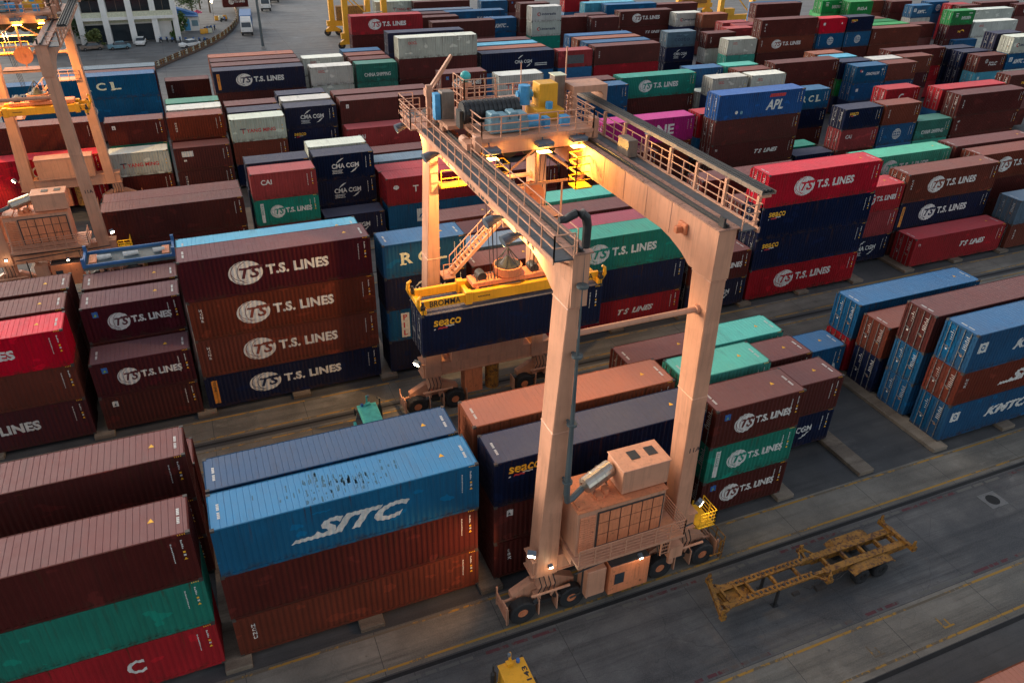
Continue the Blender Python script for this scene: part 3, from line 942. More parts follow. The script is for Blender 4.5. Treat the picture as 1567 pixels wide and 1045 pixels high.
def build_containers():
    rows = []
    for ln in TABLE.strip().splitlines():
        b, r, x, y, sz, cs = ln.split(None, 5); rows.append([b, int(r), float(x), float(y), int(sz), cs.split()])
    # order of each stack in its row, from the left
    seen = {}
    for q in sorted(rows, key=lambda q: q[2]):
        seen.setdefault((q[0], q[1]), []).append(id(q))
    hid = MB(); hidcol = []
    idx = 0
    for q in rows:
        b, r, x, y, sz, cs = q; z = .30; n = len(cs)
        k = seen[(b, r)].index(id(q))
        for i, c in enumerate(cs):
            hidden = c.startswith('-'); c = c.lstrip('-'); key, _, code = c.partition(':')
            col = key[0]; H = 2.896 if ('h' in key and sz == 40) else 2.591
            cid = f'{idx}.{i}'
            jx = random.uniform(-.035, .035) if i else 0; jy = random.uniform(-.03, .03) if i else 0
            if cid in UNSEEN:
                L = LEN[sz]; a0 = len(hid.f)
                hid.box(x, y, z, x + L, y + WID, z + H - .015); hidcol.append((PAL[col][0], len(hid.f) - a0))
            else:
                tier = 'single' if n == 1 else 'top' if i == n - 1 else 'bottom' if i == 0 else ('second-tier' if i == 1 else 'third-tier')
                rw = ', ' + ['front row', 'second row', 'third row', 'back row'][r] if b != 'H' else ''
                d = DESC.get(code, '')
                words = f"{'plain ' if not d else ''}{PAL[col][1]} container{', ' + d if d else ''}, {tier}, {ORD[k]} stack from left{rw}, {BLOCK[b]}"
                CID[cid] = container(x + jx, y + jy, z, sz, col, code, H, words, f'containers stacked in the {BLOCK[b]}', i == n - 1, b in 'CAEF', x > 20 or code in ('texd',), b_near=b in 'CA')
            z += H
        idx += 1
    me = hid.mesh('container_mass', fix=True)
    names = {}
    for rgb, nf in hidcol:
        if rgb not in names:
            names[rgb] = len(names); me.materials.append(plain('inner_container_paint', rgb, .55))
    mi = []
    for rgb, nf in hidcol: mi += [names[rgb]] * nf
    me.polygons.foreach_set('material_index', mi)
    o = link('container_mass', me); o['kind'] = 'stuff'; o['label'] = 'containers inside and under the visible stacks'
    return rows
# ------------------------------------------------------------------ gantry cranes
def lamp_head(root, p, d, mat, size=.28, yoke=True):
    """a floodlight: housing (part) with a lens (sub-part), facing d"""
    d = Vector(d).normalized(); p = Vector(p)
    mb = MB(); mb.bar(p - d * .22, p, size * 1.25, size); 
    if yoke: mb.bar(p - d * .15, p - d * .15 + Vector((0, 0, .35)), .06)
    h = mb.build('floodlight', M['lamp_body'], root, root.location)
    lb = MB(); lb.bar(p + d * .004, p + d * .03, size * 1.05, size * .8)
    link('lens', lb.mesh('lens', root.location), h, mat)
    return h

def spot(name, loc, target, power, col, size=R(90), blend=.6, rad=.15):
    l = bpy.data.lights.new(name, 'SPOT'); l.energy = power; l.color = col; l.spot_size = size; l.spot_blend = blend; l.shadow_soft_size = rad
    o = bpy.data.objects.new(name, l); COL.objects.link(o); o.location = loc
    o.rotation_euler = (Vector(target) - Vector(loc)).to_track_quat('-Z', 'Y').to_euler(); return o

def pointlamp(name, loc, power, col, rad=.12):
    l = bpy.data.lights.new(name, 'POINT'); l.energy = power; l.color = col; l.shadow_soft_size = rad
    o = bpy.data.objects.new(name, l); COL.objects.link(o); o.location = loc; return o

def wheel(root, x, y, z, r, w, off, face=-1, tyre_m=None, rim_m=None, name='wheel', dual=False):
    hub = MB(); hub.tube([(x, y - w * .30, z), (x, y + w * .30, z)], r * .30, 14)
    h = hub.build(name, rim_m or M['salmon'], root, off)
    t = MB(); prof = [(-.42, .38), (-.5, .62), (-.48, .90), (-.36, 1.0), (.36, 1.0), (.48, .90), (.5, .62), (.42, .38)]; n = 28; base = len(t.v)
    for k in range(n):
        a = 2 * math.pi * k / n
        for j, (u, q) in enumerate(prof):
            qq = q * (1 if k % 2 or j not in (3, 4) else .965)
            t.v.append((x + math.cos(a) * r * qq, y + u * w, z + math.sin(a) * r * qq))
    for k in range(n):
        k2 = (k + 1) % n
        for j in range(8):
            j2 = (j + 1) % 8
            t.f.append([k * 8 + j, k2 * 8 + j, k2 * 8 + j2, k * 8 + j2]); t.m.append(0)
    link('tyre', t.mesh('tyre', off), h, tyre_m or M['rubber'])
    rm = MB(); rm.tube([(x, y - w * .36, z), (x, y + w * .36, z)], r * .40, 20)
    rm.tube([(x, y - w * .42, z), (x, y - w * .30, z)], r * .2, 12)
    link('rim', rm.mesh('rim', off), h, rim_m or M['salmon2'])
    return h

def text_obj(name, s, root, mat, origin, ux, uz, h, w=None, bold=.03, off=(0, 0, 0), shear=0., space=1.0):
    v, f, r = text_geo(s, bold, shear, space); W = w or r * h
    o = Vector(origin); ux = Vector(ux); uz = Vector(uz)
    me = bpy.data.meshes.new(name)
    me.from_pydata([tuple(o + ux * (a / r * W) + uz * (b * h) - Vector(off)) for a, b in v], [], f); me.update()
    return link(name, me, root, mat)

def gantry(dx, dy, label, ty=-8.0, detail=True):
    root = thing('gantry_crane', (18.7 + dx, -14 + dy, 0), label, 'gantry crane', 'yard gantry cranes')
    off = (18.7, -14, 0)
    sal = M['salmon']
    def P(mb, name, mat, parent=root, bev=0):
        o = mb.build(name, mat, parent, off)
        if bev: bevel(o, bev)
        return o
    # legs: an A-frame, slightly closer together at the top
    for i, (a, b, u, w) in enumerate(((14.08, 15.28, 14.93, 15.42), (21.98, 22.92, 21.60, 22.38))):
        for y0, y1, v0, v1 in ((-23.88, -22.92, -23.92, -22.45), (-5.25, -4.2, -5.45, -4.05)):
            mb = MB(); mb.taper((a, y0, b, y1), 2.9, (u, v0, w, v1), 19.2)
            for f in (.55, .93):
                z = 2.9 + 16.3 * f; q = [p0 + (p1 - p0) * f for p0, p1 in zip((a, y0, b, y1), (u, v0, w, v1))]
                mb.box(q[0] - .03, q[1] - .03, z, q[2] + .03, q[3] + .03, z + .07)
            P(mb, 'leg', sal, bev=.05)
    # main girders
    for a, b, low, hz in ((14.93, 15.65, 19.05, 18.2), (21.55, 22.42, 18.95, 18.2)):
        pr = [(-24.0, 20.5), (-24.0, hz), (-22.3, hz), (-21.6, hz + .35), (-20.6, low - .12), (-19.8, low), (-7.4, low), (-6.2, low - .25), (-5.5, hz + .3), (-4.0, hz + .3), (-3.7, low), (-3.2, low + .3), (-3.2, 20.5)]
        mb = MB(); mb.prism(pr, 'x', a, b)
        g = P(mb, 'girder', sal)
        mb = MB(); mb.box(a - .10, -24.08, 20.502, b + .10, -3.1, 20.56); P(mb, 'top_plate', M['top_plate'], g)
        rl = MB(); m = (a + b) / 2; rl.box(m - .05, -23.95, 20.58, m + .05, -3.3, 20.70); rl.box(m - .12, -23.95, 20.561, m + .12, -3.3, 20.585)
        rl.box(m - .25, -23.95, 20.585, m - .15, -23.6, 21.0)
        P(rl, 'trolley_rail', M['dark'], g)
        st = MB()
        for k in range(8): y = -20.5 + k * 2.1; st.box(a - .012, y, low + .05, b + .012, y + .03, 20.45)
        P(st, 'web_seam', M['top_plate'], g)
    # ties between the legs
    for y in (-23.3, -4.9):
        mb = MB(); mb.tube([(15.5, y, 16.5), (21.7, y, 16.5)], .14, 10); mb.tube([(15.5, y, 16.5), (15.7, y, 16.5)], .24, 10); mb.tube([(21.5, y, 16.5), (21.7, y, 16.5)], .24, 10)
        P(mb, 'tie_rod', sal)
    # left walkway
    mb = MB(); mb.box(14.02, -24.15, 20.40, 14.86, -2.6, 20.46)
    for k in range(19): y = -24.1 + k * 1.2; mb.bar((14.02, y, 20.44), (14.86, y, 20.44), .05)
    w = P(mb, 'walkway', M['grating'])
    rl = MB(); rl.box(13.96, -24.2, 20.34, 14.02, -2.55, 20.56); rl.rail([(14.85, -24.18, 20.46), (14.0, -24.18, 20.46), (14.0, -2.6, 20.46), (14.85, -2.6, 20.46)], 1.05, .05, 1.15, 1)
    rl.rail([(15.05, -24.0, 20.56), (15.05, ty - 3.6, 20.56)], 1.0, .04, 1.6, 1)
    for k in range(9):
        y = -23.5 + k * 2.5; rl.bar((14.93, y, 19.9), (14.0, y, 20.38), .07)
    P(rl, 'railing', sal, w)
    # right walkway, guard rail and cable tray
    mb = MB(); mb.box(22.54, -24.15, 20.38, 23.3, -3.2, 20.44)
    w = P(mb, 'walkway', M['grating'])
    rl = MB(); rl.box(23.28, -24.25, 20.28, 23.38, -3.1, 20.52)
    rl.rail([(22.5, -24.18, 20.46), (23.32, -24.18, 20.46), (23.32, -3.2, 20.46)], 1.05, .045, .95, 2)
    for k in range(10):
        y = -23.9 + k * 2.2
        rl.bar((23.34, y, 20.4), (23.34, y, 21.75), .14); rl.bar((23.34, y, 21.70), (23.9, y, 21.70), .09)
    P(rl, 'railing', sal, w)
    mb = MB(); mb.box(23.42, -23.9, 21.75, 24.15, -3.6, 21.78); mb.box(23.42, -23.9, 21.78, 23.46, -3.6, 21.93); mb.box(24.11, -23.9, 21.78, 24.15, -3.6, 21.88)
    tr = P(mb, 'cable_tray', M['cabinet'])
    mb = MB()
    for k in range(3): mb.tube([(23.60 + k * .19, -23.8, 21.86), (23.60 + k * .19, -14, 21.90), (23.60 + k * .19, -3.8, 21.90)], .08, 6)
    P(mb, 'cable', M['rubber'], tr)
    mb = MB(); mb.box(22.6, -14.6, 20.46, 23.15, -13.5, 21.35); P(mb, 'junction_box', M['cabinet'], bev=.03)
    mb = MB(); mb.box(21.40, -21.9, 19.45, 21.54, -21.3, 19.95); mb.box(21.1, -21.7, 19.5, 21.4, -21.45, 19.8); P(mb, 'junction_box', M['salmon2'], bev=.02)
    # sill beams and wheel gear
    for y0, y1, side in ((-23.75, -22.85, -1), (-5.15, -4.15, 1)):
        mb = MB(); mb.box(14.0, y0, 3.0, 23.4, y1, 4.0); mb.box(13.9, y0 - .08, 3.98, 23.5, y1 + .08, 4.05); mb.box(13.9, y0 - .08, 2.95, 23.5, y1 + .08, 3.01)
        P(mb, 'sill_beam', sal)
        ym = (y0 + y1) / 2
        for bx in (14.82, 22.9):
            mb = MB(); mb.tube([(bx, ym, 2.0), (bx, ym, 3.0)], .52, 16); mb.taper((bx - .5, ym - .45, bx + .5, ym + .45), 1.9, (bx - .3, ym - .4, bx + .3, ym + .4), 2.35)
            mb.prism([(bx - 1.75, 1.15), (bx - 1.75, 1.5), (bx - .7, 2.05), (bx + .7, 2.05), (bx + 1.75, 1.5), (bx + 1.75, 1.15), (bx + .8, 1.0), (bx - .8, 1.0)], 'y', ym - .05, ym + .40)
            mb.tube([(bx - .95, ym - .66, 1.78), (bx + 1.2, ym - .66, 1.78)], .075, 8)
            for s in (-1, 1):
                mb.box(bx + s * 1.37 - .14, ym - .1, .65, bx + s * 1.37 + .14, ym + .42, 1.35)
                for q in (-1, 1): mb.box(bx + s * 1.37 + q * .86 - .03, ym - .74, .35, bx + s * 1.37 + q * .86 + .03, ym + .0, 1.4)
                mb.box(bx + s * .45 - .2, ym - .45, 1.1, bx + s * .45 + .15, ym - .1, 1.5)
            bo = P(mb, 'bogie', sal)
            dk = MB()
            for s in (-1, 1): dk.tube([(bx + s * .4, ym - .5, 1.25), (bx + s * .8, ym - .5, 1.0)], .16, 8)
            dk.box(bx - .3, ym - .5, .8, bx + .3, ym + .4, 1.04)
            for k in range(4): dk.tube([(bx - .5 + k * .25, ym - .45, 2.9), (bx - .4 + k * .25, ym - .68, 2.3), (bx - .6 + k * .3, ym - .6, 1.7)], .03, 5)
            P(dk, 'drive_motor', M['dark'], bo)
            for s in (-1, 1): wheel(root, bx + s * 1.37, ym - .46, .74, .74, .56, off)
        # bumper at the ends
        for s, ex in ((-1, 12.55), (1, 25.15)):
            mb = MB()
            for k in range(4): mb.bar((ex, ym - .7, .55 + k * .22), (ex, ym + .7, .55 + k * .22), .07)
            for q in (-.7, .7): mb.bar((ex, ym + q, .3), (ex, ym + q, 1.6), .08)
            mb.bar((ex, ym, 1.2), (ex - s * .9, ym, 1.3), .1)
            P(mb, 'bumper', sal)
    # machine house on the near sill
    mb = MB(); mb.box(15.72, -24.72, 4.62, 20.5, -22.4, 7.5)
    mh = P(mb, 'machine_house', M['salmon'], bev=.03)
    mb = MB(); mb.box(16.75, -24.745, 4.95, 20.42, -24.722, 7.25); P(mb, 'panel_backing', M['casting'], mh)
    mb = MB()
    for i in range(6): mb.box(16.85 + i * .59, -24.775, 5.05, 17.38 + i * .59, -24.748, 5.75); mb.box(16.85 + i * .59, -24.775, 5.8, 17.38 + i * .59, -24.748, 6.5); mb.box(16.85 + i * .59, -24.775, 6.55, 17.38 + i * .59, -24.748, 7.15)
    P(mb, 'service_door', M['salmon2'], mh)
    mb = MB()
    for k in range(15): z = 4.95 + k * .15; mb.hexa([(15.85, -24.80, z), (16.65, -24.80, z), (16.65, -24.725, z + .05), (15.85, -24.725, z + .05), (15.85, -24.80, z + .06), (16.65, -24.80, z + .06), (16.65, -24.725, z + .12), (15.85, -24.725, z + .12)])
    P(mb, 'louvre', M['salmon2'], mh)
    mb = MB(); mb.box(15.67, -24.78, 7.5, 20.55, -22.35, 7.56); mb.box(15.8, -24.6, 7.56, 16.5, -23.2, 7.62)
    P(mb, 'house_roof', M['salmon2'], mh)
    mb = MB(); mb.box(15.6, -25.35, 4.45, 21.6, -22.3, 4.6); mb.box(15.6, -24.6, 4.02, 21.4, -22.6, 4.46)
    pl = P(mb, 'service_platform', M['salmon'])
    rl = MB(); rl.rail([(15.65, -25.3, 4.6), (21.55, -25.3, 4.6), (21.55, -23.4, 4.6)], 1.0, .05, .8, 4)
    P(rl, 'railing', sal, pl)
    # cooling unit, silencer, exhaust stack
    mb = MB(); mb.box(18.15, -24.42, 7.62, 20.7, -22.85, 9.0); mb.box(18.10, -24.47, 9.0, 20.75, -22.80, 9.05)
    ac = P(mb, 'cooling_unit', sal, bev=.03)
    mb = MB()
    for k in range(2): mb.box(18.9 + k * .95, -23.8, 9.052, 19.4 + k * .95, -23.2, 9.075)
    P(mb, 'vent_grille', M['dark'], ac)
    mb = MB(); mb.tube([(16.35, -23.75, 8.1), (16.5, -23.72, 8.15), (18.0, -23.35, 8.5), (18.12, -23.32, 8.53)], [.2, .42, .42, .3], 18)
    for q in (.33, .66): mb.tube([(16.5 + 1.5 * q, -23.72 + .37 * q, 8.15 + .35 * q), (16.56 + 1.5 * q, -23.705 + .37 * q, 8.165 + .35 * q)], .445, 18)
    mb.box(16.9, -23.9, 7.56, 17.0, -23.3, 7.9); mb.box(17.6, -23.8, 7.56, 17.7, -23.2, 8.0)
    P(mb, 'silencer', M['chrome'])
    mb = MB(); mb.tube([(17.5, -23.95, 7.56), (17.5, -23.95, 7.9)], .2, 10); mb.box(16.9, -24.3, 7.56, 17.3, -23.95, 7.75); P(mb, 'filler_cap', M['salmon2'])
    ex = MB(); ex.tube([(16.38, -23.75, 8.08), (15.7, -24.05, 7.92), (15.36, -24.2, 8.0), (15.27, -24.25, 8.5), (15.27, -24.25, 20.9)], .155, 12)
    for z in (9.2, 12.5, 16.0, 19.2): ex.tube([(15.27, -24.25, z), (15.27, -24.25, z + .1)], .24, 12); ex.bar((15.2, -23.9, z + .05), (15.27, -24.25, z + .05), .09)
    st = P(ex, 'exhaust_pipe', M['pipe'])
    ex = MB(); ex.tube([(15.27, -24.25, 20.9), (15.27, -24.25, 21.8), (15.2, -24.24, 22.1), (15.02, -24.22, 22.28), (14.8, -24.2, 22.3), (14.58, -24.18, 22.2), (14.4, -24.16, 22.1), (14.15, -24.14, 22.1)], [.16, .17, .18, .18, .17, .16, .15, .13], 12)
    P(ex, 'pipe_bend', M['dark'], st)
    # ground-level cabinets
    mb = MB(); mb.box(18.0, -24.55, .75, 20.35, -23.35, 2.75)
    cb = P(mb, 'electric_cabinet', M['salmon2'], bev=.03)
    mb = MB(); mb.box(18.3, -24.575, 1.45, 18.85, -24.55, 2.2); mb.box(18.05, -24.5, 2.752, 20.3, -23.4, 2.8); P(mb, 'cabinet_window', M['glass'], cb)
    mb = MB(); mb.box(16.75, -24.4, .9, 17.85, -23.4, 2.75); P(mb, 'electric_cabinet', sal, bev=.03)
    mb = MB(); mb.box(17.9, -23.6, 2.75, 18.1, -23.4, 3.0); mb.box(20.2, -23.6, 2.7, 20.35, -23.4, 3.0); mb.box(16.8, -23.6, 2.7, 17.0, -23.4, 3.0); P(mb, 'hanger', sal)
    mb = MB()
    for k in range(6): mb.tube([(20.5 + k * .12, -24.6, 3.9), (20.55 + k * .14, -24.75, 3.2), (20.9 + k * .1, -24.4, 2.4)], .035, 5)
    mb.tube([(15.7, -24.95, 4.2), (21.3, -24.95, 4.2)], .05, 6); mb.tube([(15.7, -24.95, 3.75), (23.0, -24.15, 3.75)], .045, 6); mb.tube([(16.4, -24.5, 3.4), (16.4, -24.5, 1.6), (15.9, -24.3, 1.2)], .05, 6)
    P(mb, 'cable_bundle', M['dark'])
    mb = MB(); mb.box(21.4, -24.7, 2.2, 22.2, -23.9, 3.0); mb.tube([(21.8, -24.3, 1.5), (21.8, -24.3, 2.2)], .18, 10); mb.bar((20.7, -24.8, 3.95), (20.7, -24.8, 2.9), .07); mb.bar((21.2, -24.8, 3.95), (21.2, -24.8, 2.9), .07)
    for z in (3.0, 3.25, 3.5, 3.75): mb.bar((20.7, -24.8, z), (21.2, -24.8, z), .04)
    P(mb, 'winch_unit', M['salmon'])
    # far side machinery: panel house, tank, ladder
    mb = MB(); mb.box(15.9, -5.6, 4.08, 21.2, -4.1, 6.2); mb.box(15.85, -5.65, 6.2, 21.25, -4.05, 6.26)
    for i in range(17): mb.box(16.0 + i * .31, -5.63, 4.3, 16.12 + i * .31, -5.6, 6.1)
    P(mb, 'panel_house', sal)
    mb = MB(); mb.tube([(19.2, -4.65, .8), (19.2, -4.65, 2.9)], .5, 14); P(mb, 'drum_tank', M['ochre'])
    mb = MB(); mb.box(17.0, -5.1, .9, 18.3, -4.2, 2.9); P(mb, 'electric_cabinet', M['salmon2'])
    a0, a1 = Vector((16.2, -5.0, 10.6)), Vector((19.6, -5.0, 13.9))
    mb = MB()
    for q in (-.35, .35):
        v = Vector((0, q, 0)); mb.bar(a0 + v, a1 + v, .10, .22); mb.bar(a0 + v + Vector((0, 0, 1.0)), a1 + v + Vector((0, 0, 1.0)), .05)
        for k in range(8): p = a0.lerp(a1, k / 7) + v; mb.bar(p, p + Vector((0, 0, 1.0)), .04)
    for k in range(16): p = a0.lerp(a1, k / 15); mb.box(p.x - .12, p.y - .34, p.z - .02, p.x + .12, p.y + .34, p.z + .02)
    mb.box(15.5, -5.6, 10.45, 16.3, -4.4, 10.53); mb.box(19.5, -5.6, 13.85, 22.0, -4.3, 13.93)
    mb.rail([(15.5, -5.6, 10.5), (16.2, -5.6, 10.5)], 1.0, .05, .8, 2); mb.rail([(19.6, -5.6, 13.9), (22.0, -5.6, 13.9)], 1.0, .05, .9, 2)
    P(mb, 'stair', sal)
    mb = MB(); mb.box(15.4, -6.0, 16.7, 18.6, -5.2, 16.78); mb.rail([(15.4, -6.0, 16.78), (18.6, -6.0, 16.78)], 1.0, .05, 1.0, 1); P(mb, 'landing', M['yellow'])
    # yellow access stair at the near right corner
    mb = MB()
    for k in range(6): z = .45 + k * .42; mb.box(24.25 + k * .04, -22.75, z, 24.65 + k * .04, -22.1, z + .05)
    mb.box(23.55, -24.05, 2.95, 24.6, -22.4, 3.02)
    for q in (-22.75, -22.1): mb.bar((24.3, q, .2), (24.55, q, 3.0), .07)
    mb.rail([(23.6, -24.02, 3.0), (24.58, -24.02, 3.0), (24.58, -22.8, 3.0)], 1.0, .045, .5, 3)
    P(mb, 'access_stair', M['rail_yellow'])
    mb = MB(); mb.rail([(25.4, -24.2, .2), (25.4, -22.8, .2)], 1.7, .05, .9, 3); mb.bar((24.6, -24.2, .7), (25.4, -24.2, .7), .06); mb.bar((25.3, -24.1, .3), (25.3, -24.1, 1.6), .09); P(mb, 'guard_frame', M['ochre'])
    # girder lettering on the outer face of the left girder
    for s, y, h in (('CPM', -18.2, .8), ('RT450', -12.0, .8), ('PK', -7.8, .8)):
        text_obj('lettering', s, root, M['black_paint'], (14.93 - .02, y, 19.10), (0, -1, 0), (0, 0, 1), h, bold=.02, off=off, space=1.1)
    text_obj('lettering', '11A', root, M['black_paint'], (22.15, -23.895, 8.55), (1, 0, 0), (0, 0, 1), .30, bold=.02, off=off)
    # ---- trolley
    t = ty
    ms = [sal]
    mb = MB()
    mb.box(15.8, t - 3.1, 20.75, 22.1, t + 3.1, 20.95); mb.box(14.9, t - .4, 20.75, 15.8, t + 3.1, 20.95)
    for y in (t - 3.0, t + 2.8): mb.box(15.85, y, 20.1, 21.3, y + .25, 20.75)
    for x in (15.1, 21.75):
        for y in (t - 3.0, t + 2.2): mb.box(x - .05, y, 20.42, x + .45, y + .8, 20.75)
    up = (18.7, -14, -.3)
    tro = mb.build('trolley', sal, root, up)
    def T(mb, name, mat, bev=0):
        o = mb.build(name, mat, tro, up)
        return bevel(o, bev) if bev else o
    rl = MB(); rl.rail([(15.8, t - .4, 20.95), (15.8, t - 3.1, 20.95), (22.1, t - 3.1, 20.95), (22.1, t + 3.1, 20.95), (14.9, t + 3.1, 20.95)], 1.05, .055, 1.1, 2); rl.rail([(18.2, t + 1.2, 20.95), (16.4, t + 1.2, 20.95), (16.4, t + 3.0, 20.95)], 1.9, .06, .6, 3)
    T(rl, 'railing', sal)
    mb = MB()
    for k in range(4): mb.box(16.5 + k * .52, t - 2.6, 21.0, 16.97 + k * .52, t - 1.75, 22.0 - (k % 2) * .1)
    mb.box(16.45, t - 2.65, 21.0, 18.6, t - 1.7, 21.65)
    T(mb, 'hoist_gearbox', M['motor_blue'], .06)
    mb = MB(); mb.tube([(18.6, t - 2.2, 21.35), (19.3, t - 2.2, 21.35)], .34, 14); mb.box(19.6, t - 2.4, 20.95, 19.9, t - 1.9, 21.5); mb.box(20.6, t - 2.3, 20.95, 21.1, t - 1.8, 21.45); T(mb, 'hoist_motor', M['sky_blue'])
    mb = MB(); mb.tube([(15.5, t - .9, 21.75), (18.6, t - .9, 21.75)], .55, 20)
    for k in range(12): mb.tube([(15.6 + k * .25, t - .9, 21.75), (15.7 + k * .25, t - .9, 21.75)], .60, 20)
    mb.box(15.3, t - 1.2, 21.0, 15.5, t - .6, 21.9); mb.box(18.6, t - 1.2, 21.0, 18.8, t - .6, 21.9)
    T(mb, 'rope_drum', M['dark'])
    mb = MB(); mb.box(18.2, t + .1, 20.95, 19.3, t + .8, 22.0); T(mb, 'control_box', sal, .03)
    mb = MB(); mb.box(20.1, t - .5, 21.2, 21.2, t + .5, 22.75); mb.box(19.7, t - 1.2, 20.95, 21.3, t + .5, 21.55); T(mb, 'machine_cabin', M['yellow'], .04)
    mb = MB(); mb.tube([(19.5, t + .2, 21.6), (19.5, t + .2, 22.6)], .33, 12); mb.tube([(19.1, t + .3, 22.1), (20.0, t + .3, 22.1)], .2, 10); mb.tube([(20.5, t - .9, 21.55), (20.5, t - .9, 21.9)], .2, 10); T(mb, 'brake_unit', M['sky_blue'])
    mb = MB(); mb.box(21.4, t + .4, 20.95, 22.05, t + 1.1, 22.9); T(mb, 'electric_cabinet', M['cabinet'], .03)
    mb = MB(); mb.box(21.35, t + .35, 22.9, 22.1, t + 1.15, 22.94); T(mb, 'cabinet_lid', M['cream'])
    mb = MB(); mb.box(15.0, t + .8, 20.95, 15.7, t + 1.5, 22.4); T(mb, 'electric_cabinet', M['cabinet'], .03)
    mb = MB(); mb.box(14.65, t + .9, 20.95, 14.95, t + 1.4, 22.3); T(mb, 'electric_cabinet', M['sky_blue'])
    mb = MB(); mb.box(16.0, t - .0, 20.95, 16.5, t + .45, 22.0); T(mb, 'electric_cabinet', M['pipe'])
    # jib hoist at the far left corner
    mb = MB(); mb.bar((14.8, t + 2.6, 20.1), (14.8, t + 2.6, 22.4), .26); mb.bar((14.8, t + 2.6, 22.1), (16.3, t + 3.0, 23.8), .14); mb.bar((14.8, t + 2.75, 21.7), (16.3, t + 3.0, 23.7), .08)
    mb.box(14.62, t + 2.4, 21.8, 15.02, t + 2.9, 22.2)
    T(mb, 'jib_crane', sal)
    mb = MB(); mb.box(13.6, t + 2.2, 20.1, 14.9, t + 4.4, 20.18); mb.rail([(14.8, t + 2.2, 20.18), (13.6, t + 2.2, 20.18), (13.6, t + 4.4, 20.18), (14.8, t + 4.4, 20.18)], 1.1, .055, .8, 2); T(mb, 'side_platform', sal)
    # beacon
    mb = MB(); mb.bar((16.9, t + 2.4, 20.9), (16.9, t + 2.4, 22.8), .18); mb.box(16.6, t + 2.2, 22.2, 17.2, t + 2.6, 22.45); T(mb, 'mast', sal)
    bm = bmesh.new(); bmesh.ops.create_uvsphere(bm, u_segments=14, v_segments=8, radius=.3); bmesh.ops.translate(bm, vec=Vector((16.9, t + 2.4, 23.05)) - Vector(off), verts=bm.verts)
    me = bpy.data.meshes.new('beacon'); bm.to_mesh(me); bm.free(); link('beacon', me, tro, M['lamp_teal'])
    mb = MB(); mb.bar((22.55, t + 1.4, 20.95), (22.55, t + 1.4, 24.2), .06); mb.bar((20.4, t + 2.8, 20.95), (20.4, t + 2.8, 23.2), .04); T(mb, 'aerial', sal)
    # festoon portal on the right
    mb = MB()
    for y in (t - .3, t + 1.0): mb.bar((22.3, y, 20.2), (22.3, y, 22.3), .22)
    mb.prism([(22.2, 22.1), (22.2, 22.45), (24.3, 22.45), (24.3, 21.3), (24.08, 21.3), (24.08, 21.9), (23.9, 22.1)], 'y', t - .4, t + 1.1)
    T(mb, 'festoon_arm', sal)
    mb = MB(); mb.box(22.1, t - 3.0, 20.35, 22.5, t - 2.4, 21.45); mb.box(15.35, t - 3.4, 20.35, 15.7, t - 2.9, 21.2); mb.box(15.0, t + .8, 20.3, 15.5, t + 1.4, 21.0); mb.tube([(15.3, t - 2.2, 20.6), (15.3, t - 1.6, 20.6)], .25, 10); T(mb, 'wheel_guard', sal, .04)
    # hung frames, cages and cable reel
    mb = MB()
    for x, y in ((16.2, t - 2.9), (19.0, t - 2.9), (21.8, t - 2.9), (16.2, t + 2.7), (21.8, t + 2.7)): mb.bar((x, y, 20.2), (x, y, 18.2), .14)
    for z in (18.2,):
        mb.bar((16.2, t - 2.9, z), (21.8, t - 2.9, z), .12); mb.bar((16.2, t + 2.7, z), (21.8, t + 2.7, z), .12); mb.bar((16.2, t - 2.9, z), (16.2, t + 2.7, z), .12); mb.bar((21.8, t - 2.9, z), (21.8, t + 2.7, z), .12)
    mb.bar((16.2, t - 2.9, 18.2), (19.0, t - 2.9, 20.2), .09); mb.bar((19.0, t - 2.9, 20.2), (21.8, t - 2.9, 18.2), .09)
    T(mb, 'hanging_frame', sal)
    mb = MB(); mb.box(16.4, t - .9, 19.3, 21.6, t + .9, 20.4)
    for k in range(4): mb.tube([(17.0 + k * 1.2, t - 1.0, 19.5), (17.0 + k * 1.2, t + 1.0, 19.5)], .42, 14)
    T(mb, 'sheave_block', M['dark'])
    for cx, cy in ((21.3, t - 3.55), (16.6, t - 3.3)):
        mb = MB(); mb.box(cx - .5, cy - .45, 18.0, cx + .5, cy + .45, 18.08); mb.rail([(cx - .5, cy - .45, 18.08), (cx + .5, cy - .45, 18.08), (cx + .5, cy + .45, 18.08), (cx - .5, cy + .45, 18.08), (cx - .5, cy - .45, 18.08)], 1.7, .05, 1.0, 3)
        T(mb, 'service_cage', M['rail_yellow'])
    mb = MB(); mb.tube([(19.0, t + 1.8, 17.2), (19.12, t + 1.8, 17.2)], .02, 4)
    mb = MB(); mb.tube([(18.9, t - 2.6, 17.4), (18.9, t - 2.3, 17.4)], .75, 22); mb.bar((18.9, t - 2.45, 18.2), (18.9, t - 2.45, 16.4), .12); mb.tube([(18.9, t - 2.7, 17.4), (18.9, t - 2.2, 17.4)], .15, 10); T(mb, 'cable_reel', M['salmon2'])
    mb = MB(); mb.box(17.0, t - 3.2, 16.2, 20.4, t - 1.6, 16.28); mb.bar((17.0, t - 3.2, 16.2), (17.0, t - 3.2, 18.2), .08); mb.bar((20.4, t - 3.2, 16.2), (20.4, t - 3.2, 18.2), .08); mb.box(17.0, t - 3.2, 16.05, 20.4, t - 3.1, 16.3); T(mb, 'reel_platform', sal)
    # hoist ropes
    zs = 11.4 if dx == 0 else 14.2
    mb = MB()
    for x in (17.2, 17.5, 20.6, 20.9):
        for y in (t - .65, t + .65): mb.tube([(x, y, 19.4), (x + (19.0 - x) * .25, y * .4 + t * .6, zs)], .022, 5)
    T(mb, 'hoist_rope', M['dark'])
